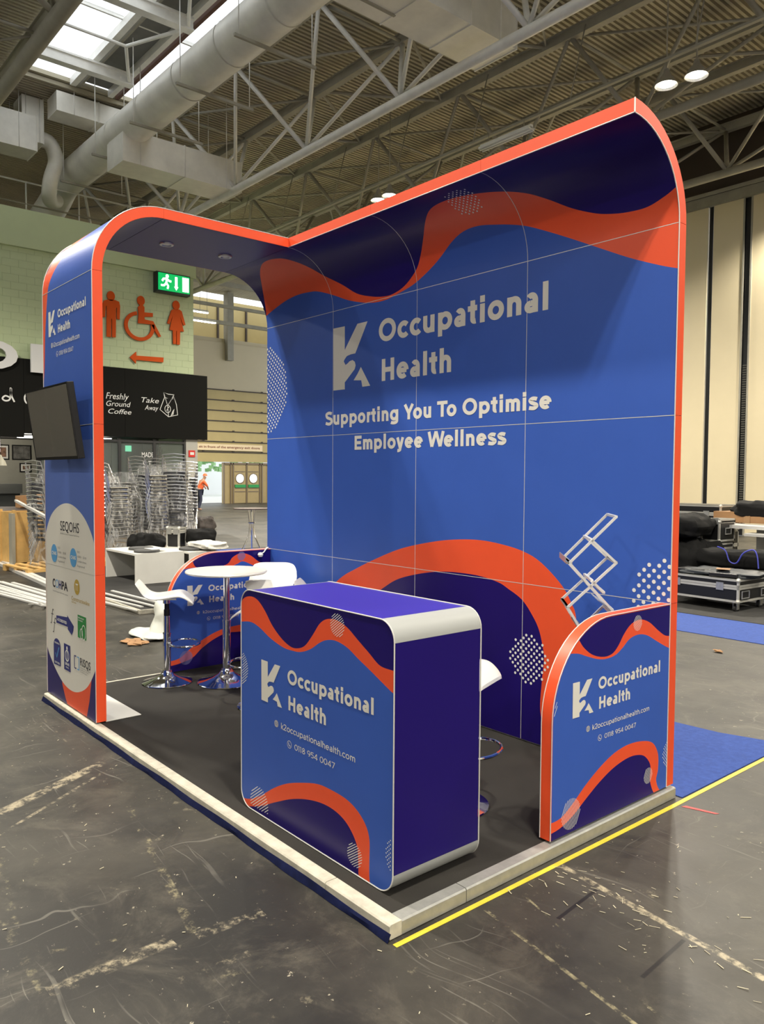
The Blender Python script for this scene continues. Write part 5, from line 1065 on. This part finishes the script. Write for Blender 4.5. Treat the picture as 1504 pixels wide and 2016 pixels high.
for x, y, rz, n, where in stacks:
    n = int(n*.68)
    for k in range(n):
        lab = ORD[n-1-k]+' chrome chair from the top of the wrapped stack '+where
        if first: c = ch0; c['label'] = lab; first = False
        else: c = copy_tree(ch0, label=lab)
        a = math.radians(rz)+random.uniform(-.04, .04); off = -.004*k
        c.scale = (1.2, 1.15, 1); c.location = (x-math.sin(a)*off*.6, y+math.cos(a)*off*.6, .06+k*.075); c.rotation_euler = (0, 0, a)
    m = MB(); N = 22; rows = 12; hh = .06+n*.075+.55; vs = []
    for i in range(rows+1):
        f = i/rows; z = .05+f*hh
        for j in range(N):
            a = 2*PI*j/N; sc_ = 1-.45*max(0, f-.62)/.38
            r = (.39+.03*math.cos(4*a)+random.uniform(-.012, .012)*2)*sc_
            vs.append((x+r*math.cos(a), y+r*math.sin(a), z+random.uniform(-.01, .01)))
    m.add(vs, [(i*N+j, i*N+(j+1) % N, (i+1)*N+(j+1) % N, (i+1)*N+j) for i in range(rows) for j in range(N)], 0, True)
    tag(m.go('stretch_film', M_FILM, fix=False), 'crinkled clear plastic film wrapped round the chair stack '+where, 'plastic wrap')
M_WOOD = mat('pine_plywood', srgb(205, 165, 100), .6, vary=.15, scale=5); M_BRN = mat('brown_cardboard', srgb(165, 125, 85), .7, vary=.1, scale=4)
def pallet(x, y, w, d, rz, label):
    t = thing('pallet', label, 'pallet', (x, y, -.06))
    for k in range(5): m = MB(); yy = y-d/2+k*(d-.1)/4; m.box(x-w/2, yy, .03, x+w/2, yy+.1, .052, rot=rz, piv=(x, y)); m.go('board', M_WOOD, t)
    for k in range(3): m = MB(); xx = x-w/2+k*(w-.1)/2; m.box(xx, y-d/2, -.058, xx+.1, y+d/2, .03, rot=rz, piv=(x, y)); m.go('block', M_WOOD, t)
pallet(-12.35, .55, 1.1, .95, .1, 'wooden pallet under the chair stack left of the logo column')
for (x, y, *_r), w_ in zip(stacks[:1]+stacks[1:6], ('right of the column', 'in the middle', 'third from right', 'at the right end', 'beside the column', 'at the back')):
    t = pallet(x, y, .62, .6, .3, 'small wooden pallet under the chair stack '+w_)
# crate
cr = thing('wooden_crate', 'open plywood crate with grey metal strap at the left edge of the picture', 'crate', (-13.6, .5, -.06))
for a in (((-14.03, .32, .0, -13.43, .35, .95)), (-14.03, .95, .0, -13.43, .98, .95), (-14.05, .32, .0, -14.03, .98, .95), (-13.43, .32, .0, -13.41, .98, .95)):
    m = MB(); m.box(*a, rot=.12, piv=(-13.73, .65)); m.go('side_panel', M_WOOD, cr)
for x, y in ((-14.05, .30), (-13.45, .30), (-13.45, .94)): m = MB(); m.box(x, y, -.058, x+.06, y+.05, .99, rot=.12, piv=(-13.73, .65)); m.go('corner_post', M_WOOD, cr)
m = MB(); m.box(-13.44, .24, -.058, -13.30, .30, .93, rot=.12, piv=(-13.73, .65)); m.go('metal_strap', M_STEELD, cr)
def bar_thing(name, label, a, b, w, h, mt, cat):
    m = MB(); m.bar(a, b, w, h); return tag(m.go(name, mt), label, cat)
bar_thing('aluminium_pole', 'long white aluminium pole leaning across the crate toward the column', (-13.22, .36, 1.17), (-11.23, .28, .96), .05, .04, M_TRIM, 'pole')
for i in range(4):
    m = MB(); m.box(-15.6+.45*i, 1.0, .95+.03*i, -15.25+.45*i, 1.35, 1.2+.02*i, rot=.3*i); tag(m.go('cardboard_box', M_BRN), ('leftmost', 'second', 'third', 'rightmost')[i]+' small brown carton in the heap above the crate', 'box', 'cartons behind the crate')
m = MB(); m.box(-16.4, .4, -.06, -14.3, 1.8, .94); tag(m.go('stacked_tables', mat('dark_table_stack', (.05, .04, .035), .6)), 'dark heap of stacked tables behind the crate', 'tables')
# aluminium lengths on the floor at left
rail_b = [((-14.4, .35), (-10.3, .07), 'upper long white aluminium length on the floor near the crate'), ((-14.2, .22), (-10.2, -.02), 'lower long white aluminium length on the floor near the crate')]
for a, b, lb in rail_b: bar_thing('aluminium_length', lb, (*a, -.03), (*b, -.03), .07, .05, M_TRIM, 'metal length')
random.seed(11)
for i in range(8):
    a = (-10.9+random.uniform(-.3, .2), -.95+.085*i, -.045+.012*(i % 3)); b = (-8.4+random.uniform(-.25, .3), -.62+.06*i, -.045+.012*(i % 2))
    tag(bar_thing('metal_strip', 'x', a, b, .05, .02, M_TRIM, 'metal strip'), ('nearest', 'second', 'third', 'fourth', 'fifth', 'sixth', 'seventh', 'furthest')[i]+' of the white metal strips scattered left of the logo column', 'metal strip', 'white metal strips on the floor')
m = MB()
for i in range(26):
    x, y = random.uniform(-8.7, -7.9), random.uniform(-.75, -.15); L_ = random.uniform(.08, .3); a = random.uniform(-.6, .4); m.bar((x, y, -.045), (x+L_*math.cos(a), y+L_*math.sin(a), -.03+random.uniform(0, .05)), .03, .006)
stuff(tag(m.go('metal_scraps', M_TRIM), 'tangle of short white metal offcuts against the foot of the logo column', 'scraps'))
for i in range(4):
    a = (-8.9+.1*i, -.05+.13*i, -.02+.02*i); b = (-7.15+.1*i-.25*(i % 2), .05+.12*i+.05, -.02+.015*i)
    tag(bar_thing('metal_strip', 'x', a, b, .04, .015, M_TRIM, 'metal strip'), ('nearest', 'second nearest', 'third nearest', 'furthest')[i]+' white metal strip on the black decking right of the column', 'metal strip', 'white metal strips on the decking')
# neighbouring black decking and white open tables
dk = thing('neighbour_decking', 'low black decking with white edge of the stand behind the archway', 'decking', (-9, 1.5, -.06))
m = MB(); m.box(-12, .13, -.058, -7.12, 3.2, -.012); m.go('deck_board', mat('black_carpet_tile', (.022, .021, .02), .85, vary=.2, scale=5), dk); m = MB(); m.box(-12, .10, -.058, -7.1, .13, -.008); m.box(-7.12, .13, -.058, -7.09, 3.2, -.008); m.go('edge_strip', M_EDGE, dk)
def open_table(x0, x1, y0, y1, z1, label, open_=True):
    t = thing('display_plinth', label, 'plinth', ((x0+x1)/2, (y0+y1)/2, 0), 'white open-fronted plinths'); e = .03; z0 = -.01
    m = MB(); m.box(x0, y0, z1-e, x1, y1, z1); m.go('top', M_WPB, t)
    for a, b in ((x0, x0+e), (x1-e, x1)): m = MB(); m.box(a, y0, z0, b, y1, z1-e); m.go('side_panel', M_WPB, t)
    m = MB(); m.box(x0+e, y1-e, z0, x1-e, y1, z1-e); m.go('back_panel', M_WPB, t); return t
open_table(-10.5, -9.3, .98, 1.78, .46, 'white open-fronted plinth right of the logo column with dark discs on top')
open_table(-10.3, -9.25, 1.85, 2.35, .44, 'second white plinth, partly behind the left low wall')
for i, (x, y, lb) in enumerate(((-9.95, 1.35, 'left dark felt disc on the nearer white plinth'), (-9.5, 1.25, 'front dark felt disc on the nearer white plinth'), (-9.6, 2.05, 'dark felt disc on the second white plinth'))):
    m = MB(); m.lathe([(0, 0), (.19, 0), (.195, .008), (.195, .03), (.185, .038), (0, .038)], (x, y, (.461, .461, .441)[i]), 32); tag(m.go('felt_disc', M_GREY), lb, 'disc', 'dark round discs')
m = MB(); m.box(-9.72, 1.3, .500, -9.42, 1.55, .502); tag(m.go('paper_sheet', M_WH), 'white sheet of paper lying across the felt discs', 'paper')
CLOUD = bpy.data.textures.new('creases', 'MUSGRAVE') if False else bpy.data.textures.new('creases', 'CLOUDS'); CLOUD.noise_scale = .16; CLOUD.noise_depth = 2
def lump(name, c, s, mt, seed=0, amp=.12, flat_=.5, parent=None):
    m = MB(); rnd = random.Random(seed); ph = [rnd.uniform(0, 6) for _ in range(6)]; N, K = 26, 14; vs = []
    for i in range(K+1):
        v = PI*i/K
        for j in range(N):
            u = 2*PI*j/N; e = lambda q, p: math.copysign(abs(q)**p, q)
            x, y, z = e(math.cos(u), flat_)*e(math.sin(v), flat_), e(math.sin(u), flat_)*e(math.sin(v), flat_), e(math.cos(v), flat_+.1)
            q = 1+amp*(math.sin(3*x*2+ph[0])*math.sin(4*y+ph[1])+.5*math.sin(9*x+ph[2]+5*z)+.4*math.sin(11*y+ph[3]+7*x))
            zz = z*s[2]*q if z > 0 else z*s[2]
            vs.append((c[0]+x*s[0]*q, c[1]+y*s[1]*q, c[2]+zz))
    m.add(vs, [(i*N+j, i*N+(j+1) % N, (i+1)*N+(j+1) % N, (i+1)*N+j) for i in range(K) for j in range(N)], 0, True)
    o = m.go(name, mt, parent); sb = o.modifiers.new('sub', 'SUBSURF'); sb.levels = sb.render_levels = 1
    dp = o.modifiers.new('creases', 'DISPLACE'); dp.texture = CLOUD; dp.strength = min(s)*.5; dp.mid_level = .5; dp.texture_coords = 'LOCAL'
    return o
M_BAG = mat('black_nylon', (.010, .010, .010), .8, spec=.15, bump=.6, scale=9); M_WCL = mat('white_cloth', (.72, .70, .64), .8); M_CLR = mat('milky_polythene', (.70, .72, .66), .35)
tag(lump('holdall', (-10.85, 1.85, .38), (.32, .26, .26), M_BAG, 1), 'black holdall left of the white-framed flight case on the plinths', 'bag')
tag(lump('holdall', (-10.2, 2.50, .6), (.22, .26, .13), M_BAG, 2), 'slumped black bag right of the white-framed flight case', 'bag')
tag(lump('white_cloth', (-9.45, 2.3, .52), (.42, .2, .06), M_WCL, 3, .2), 'crumpled white cloth behind the left low wall', 'cloth')
m = MB(); m.lathe(spline([(0, 0), (.16, 0), (.165, .05), (.135, .14), (.12, .22), (.10, .30), (.055, .36), (0, .38)], 3), (-5.75, -.2, -.055), 28)
o_b = m.go('plastic_bag', M_CLR); dq = o_b.modifiers.new('creases', 'DISPLACE'); dq.texture = CLOUD; dq.strength = .10; dq.texture_coords = 'LOCAL'
tag(o_b, 'milky clear plastic rubbish bag behind the left bar stool', 'plastic bag')
tag(lump('plastic_bag', (-5.8, -.36, -.035), (.32, .16, .03), M_CLR, 5, .2, .8), 'flattened white plastic sheet on the floor behind the bar stool', 'plastic sheet')
tag(lump('paper_scrap', (-5.55, -.62, -.045), (.14, .09, .018), M_BRN, 6, .4, .9), 'crumpled brown paper on the floor behind the bar stool', 'paper')
tag(lump('dark_sack', (-20.5, 7.95, .08), (.36, .34, .26), mat('dark_sacking', (.06, .05, .045), .8, vary=.4), 8), 'dark bulky sack on the far floor before the open exit', 'sack')
# far round-topped table
ft = thing('poseur_table', 'tall brown round-topped poseur table standing far behind the archway', 'table', (-12.87, 5.15, -.06))
m = MB(); m.lathe([(0, .98), (.40, .98), (.41, .99), (.41, 1.0), (0, 1.0)], (-12.87, 5.15, -.06), 40); m.go('tabletop', mat('brown_table_top', (.10, .06, .045), .4), ft)
for k in range(3): a = k*2.094+.5; m = MB(); m.tube(spline([(-12.87+.08*math.cos(a), 5.15+.08*math.sin(a), .92), (-12.87+.06*math.cos(a), 5.15+.06*math.sin(a), .4), (-12.87+.28*math.cos(a), 5.15+.28*math.sin(a), -.05)], 5), .016, 8); m.go('leg', M_CHR, ft)
m = MB(); m.tube([(-12.87+.07*math.cos(a), 5.15+.07*math.sin(a), .62) for a in rng(0, 2*PI, 12)[:-1]], .012, 6, closed=True); m.go('ring', M_CHR, ft)
# ---------------------------------------------------------------- flight cases and bags at right
M_CASE = mat('black_case_laminate', (.012, .012, .013), .35); M_CAL = mat('case_aluminium', (.62, .61, .56), .4, .4)
def flight_case(label, c, sx, sy, z0, h, rz=0, wheels=False, lid=.3, handle=True, white=False, group='flight cases by the right wall'):
    """c = centre x,y ; long side along x before rotation, front faces -y"""
    t = thing('flight_case', label, 'flight case', (c[0], c[1], z0), group); cs, sn = math.cos(rz), math.sin(rz)
    R_ = lambda x, y, z: (c[0]+x*cs-y*sn, c[1]+x*sn+y*cs, z0+z)
    def bx(m, x0, y0, z0_, x1, y1, z1_): m.add([R_(x, y, z) for z in (z0_, z1_) for y in (y0, y1) for x in (x0, x1)], [(0, 2, 3, 1), (4, 5, 7, 6), (0, 1, 5, 4), (2, 6, 7, 3), (0, 4, 6, 2), (1, 3, 7, 5)])
    w = .13 if wheels else 0; X, Y = sx/2, sy/2; e = .028
    zl = w+(h-w)*(1-lid)
    m = MB(); bx(m, -X+.006, -Y+.006, w+.004, X-.006, Y-.006, zl-.004); m.go('body', M_CASE, t)
    m = MB(); bx(m, -X+.006, -Y+.006, zl+.004, X-.006, Y-.006, h-.004); m.go('lid', M_CASE, t)
    m = MB()
    for z in (w, h-e, zl-e-.002, zl+.002):
        bx(m, -X, -Y, z, X, -Y+.01, z+e); bx(m, -X, Y-.01, z, X, Y, z+e); bx(m, -X, -Y, z, -X+.01, Y, z+e); bx(m, X-.01, -Y, z, X, Y, z+e)
    for x in (-X, X-e):
        for y in (-Y, Y-e): bx(m, x, y, w, x+e, y+e, h)
    for z in (h-.006,): bx(m, -X, -Y, z, X, -Y+e, z+.006); bx(m, -X, Y-e, z, X, Y, z+.006); bx(m, -X, -Y, z, -X+e, Y, z+.006); bx(m, X-e, -Y, z, X, Y, z+.006)
    m.go('edging', M_CAL, t)
    for x in (-X+.015, X-.015):
        for z in (w+.015, h-.015): m = MB(); m.lathe([(0, -.032), (.022, -.024), (.032, 0), (.022, .024), (0, .032)], R_(x, -Y+.015, z), 10); m.go('ball_corner', M_CAL, t)
    for x in (-X*.55, X*.55): m = MB(); bx(m, x-.05, -Y-.012, zl-.05, x+.05, -Y, zl+.05); m.go('latch', M_AL, t)
    if handle:
        for s in ((0,) if sy < .8 else (-.25, .25)):
            zc = w+(zl-w)*.5; pts = [R_(X+.012, s+dy, zc+dz) for dy, dz in ((-.09, -.045), (.09, -.045), (.09, .045), (-.09, .045))]
            m = MB(); m.tube(pts, .009, 6, closed=True); m.go('handle', M_AL, t)
    if wheels:
        for x in (-X+.1, X-.1):
            for y in (-Y+.1, Y-.1):
                m = MB(); p = R_(x, y, .05); q = R_(x+.035, y, .05); m.tube([p, q], .05, 14); m.go('caster_wheel', M_RUB, t)
                m = MB(); a = R_(x-.02, y, .02); bx(m, x-.012, y-.03, .03, x-.002, y+.03, w); bx(m, x+.037, y-.03, .03, x+.047, y+.03, w); bx(m, x-.04, y-.045, w-.01, x+.075, y+.045, w); m.go('caster_fork', M_AL, t)
    return t
flight_case('low black wheeled flight case nearest the blue carpet strip', (-3.02, 6.52), 1.12, .80, -.06, .43, -.05, True, .35)
flight_case('white-framed small flight case between black bags on the plinths', (-10.28, 2.12), .27, .2, .42, .36, .45, False, .2, False, group='flight case by the plinths')
flight_case('silver-edged flight case topmost at the left of the heap', (-4.6, 9.1), 1.1, .7, .80, .42, 0, False, .35)
flight_case('black flight case under the topmost left case of the heap', (-4.7, 9.1), 1.2, .8, -.06, .85, 0, False, .3)
flight_case('small black flight case with handle, upper of the middle pair', (-3.72, 8.0), .30, .5, .70, .32, 0, False, .02)
flight_case('small black flight case under the one with the handle', (-3.75, 7.95), .38, .5, .40, .28, 0, False, .35, False)
flight_case('large black flight case at the right picture edge behind the bags', (-2.3, 7.9), 1.2, .6, .36, .25, .1, False, .4)
flight_case('large black wheeled case hidden behind the long black bag', (-3.0, 8.1), 1.8, .8, -.06, .40, .0, True, .3)
tag(lump('folded_bag', (-4.05, 7.35, .95), (.50, .45, .17), M_BAG, 11), 'puffy black padded bag on the left of the flight case heap', 'bag')
tag(lump('folded_bag', (-4.05, 7.35, .32), (.55, .45, .42), M_BAG, 12), 'black bag stacked low at the left of the flight case heap', 'bag')
tag(lump('long_bag', (-2.75, 7.15, .53), (.95, .22, .13), M_BAG, 13, .08), 'long black bag with blue straps lying over the wheeled case', 'bag')
tag(lump('long_bag', (-2.85, 6.45, .40), (.5, .3, .05), mat('grey_black_bag', (.03, .035, .04), .5), 14, .15), 'flat dark grey bag drooping on top of the wheeled case', 'bag')
m = MB(); m.box(-3.4, 6.2, .375, -3.0, 6.5, .44); tag(m.go('black_box', M_CASE, None, .01), 'flat black box on the left of the wheeled case lid', 'box')
m = MB(); m.box(-2.92, 6.15, .375, -2.55, 6.4, .43, rot=.1); tag(m.go('black_box', M_CASE, None, .01), 'flat black box on the middle of the wheeled case lid', 'box')
m = MB(); m.box(-2.87, 6.2, .47, -2.7, 6.38, .473, rot=.4); tag(m.go('tape_packet', M_BRN), 'small brown packet on the grey bag of the wheeled case', 'packet')
st_ = MB(); st_.tube(spline([(-3.2, 6.95, .70), (-3.05, 6.88, .66), (-2.98, 6.86, .52), (-2.88, 6.86, .50), (-2.80, 6.88, .64), (-2.7, 6.95, .69), (-2.62, 6.9, .62), (-2.58, 6.86, .45)], 5), .010, 4)
tag(st_.go('strap', mat('blue_webbing', (.05, .06, .45), .6)), 'bright blue webbing strap looped over the long black bag', 'strap')
m = MB(); m.box(-4.1, 8.6, .96, -2.2, 9.3, 1.13); cb_ = thing('cardboard_carton', 'long flat brown cardboard carton on top of the flight case heap', 'carton', (-3.1, 8.9, 1.0))
m.go('carton', M_BRN, cb_); m = MB(); m.box(-3.6, 8.59, .958, -3.5, 9.31, 1.133); m.box(-2.9, 8.59, .958, -2.8, 9.31, 1.133); m.go('tape', mat('parcel_tape', (.40, .24, .12), .3), cb_)
tag(lump('black_coat', (-3.35, 8.85, 1.17), (.5, .3, .13), M_BAG, 15, .2), 'black coat heaped on the cardboard carton', 'coat')
bar_thing('white_board', 'upper long white board under the carton at right', (-3.95, 8.3, .93), (-1.6, 8.45, .90), .5, .05, M_TRIM, 'board')
bar_thing('white_board', 'lower long white board under the carton at right', (-3.3, 8.1, .82), (-1.6, 8.2, .80), .3, .04, M_TRIM, 'board')
m = MB(); m.box(-3.35, 8.5, .5, -2.6, 9.1, .90); tag(m.go('white_carton', M_WCL), 'cream carton between the stacked cases at right', 'carton')
# ---------------------------------------------------------------- carpets, tape and debris
M_BC = mat('blue_exhibition_carpet', (.045, .095, .37), .95, vary=.15, scale=30, bump=.3, bscale=300)
def sheet_thing(name, label, pts, z, th, mt, cat):
    m = MB(); m.prism(pts, lambda s, t, d: (s, t, z+d), 0, th); return tag(m.go(name, mt), label, cat)
sheet_thing('blue_carpet', 'blue carpet offcut sticking out behind the right end of the stand', [(-4.2, .09), (.045, .09), (.045, 1.12), (-.02, 1.40), (-.35, 1.30), (-.64, 1.28), (-4.2, 1.3)], -.059, .004, M_BC, 'carpet')
sheet_thing('blue_carpet', 'straight blue carpet runner in front of the flight cases', [(-14, 4.42), (6, 4.42), (6, 5.52), (-14, 5.52)], -.059, .005, M_BC, 'carpet')
sheet_thing('grey_carpet', 'dark grey carpet under the wheeled flight case', [(-14, 5.56), (6, 5.56), (6, 10.5), (-14, 10.5)], -.059, .004, mat('dark_grey_carpet', (.05, .048, .045), .95, vary=.2, scale=10), 'carpet')
sheet_thing('yellow_tape', 'yellow floor tape line along the right edge of the platform', [(.045, -1.99), (.068, -1.99), (.082, -.05), (.072, 3.0), (.048, 3.0), (.055, -.05)], -.0595, .001, mat('yellow_tape', srgb(226, 200, 60), .5, vary=.1, scale=20), 'tape')
sheet_thing('red_tape', 'scrap of red tape on the floor beside the yellow line', [(.10, -.02), (.26, .03), (.27, .05), (.11, .01)], -.0595, .001, mat('red_tape', srgb(200, 60, 60), .5), 'tape')
m = MB(); random.seed(21)
for i in range(230):
    r = random.random()
    if r < .35: x, y = random.gauss(.45, .35), random.gauss(-1.1, .12); 
    elif r < .75: x, y = random.uniform(-6, .9), random.uniform(-3.2, -2.05)
    elif r < .85: x, y = random.uniform(.1, 1.4), random.uniform(-1.9, .6)
    else: x, y = random.uniform(-9, -4.2), random.uniform(-2.5, .1)
    a = random.uniform(0, PI) if r > .35 else random.gauss(-.1, .5); L_ = random.uniform(.004, .02)*(2.2 if r < .35 else 1); w_ = random.uniform(.0006, .002)
    if -4.05 < x < .04 and y > -2.02: continue
    m.bar((x, y, -.0585), (x+L_*math.cos(a), y+L_*math.sin(a), -.0575+random.uniform(0, .002)), w_*2, .001)
stuff(tag(m.go('floor_debris', mat('straw_debris', (.55, .50, .36), .7)), 'straw-like scraps and chips scattered over the dark floor', 'debris'))
tag(lump('paper_scrap', (-1.55, 3.7, -.045), (.05, .03, .012), M_BRN, 31, .4, .9), 'small brown scrap on the floor right of the stand', 'paper')
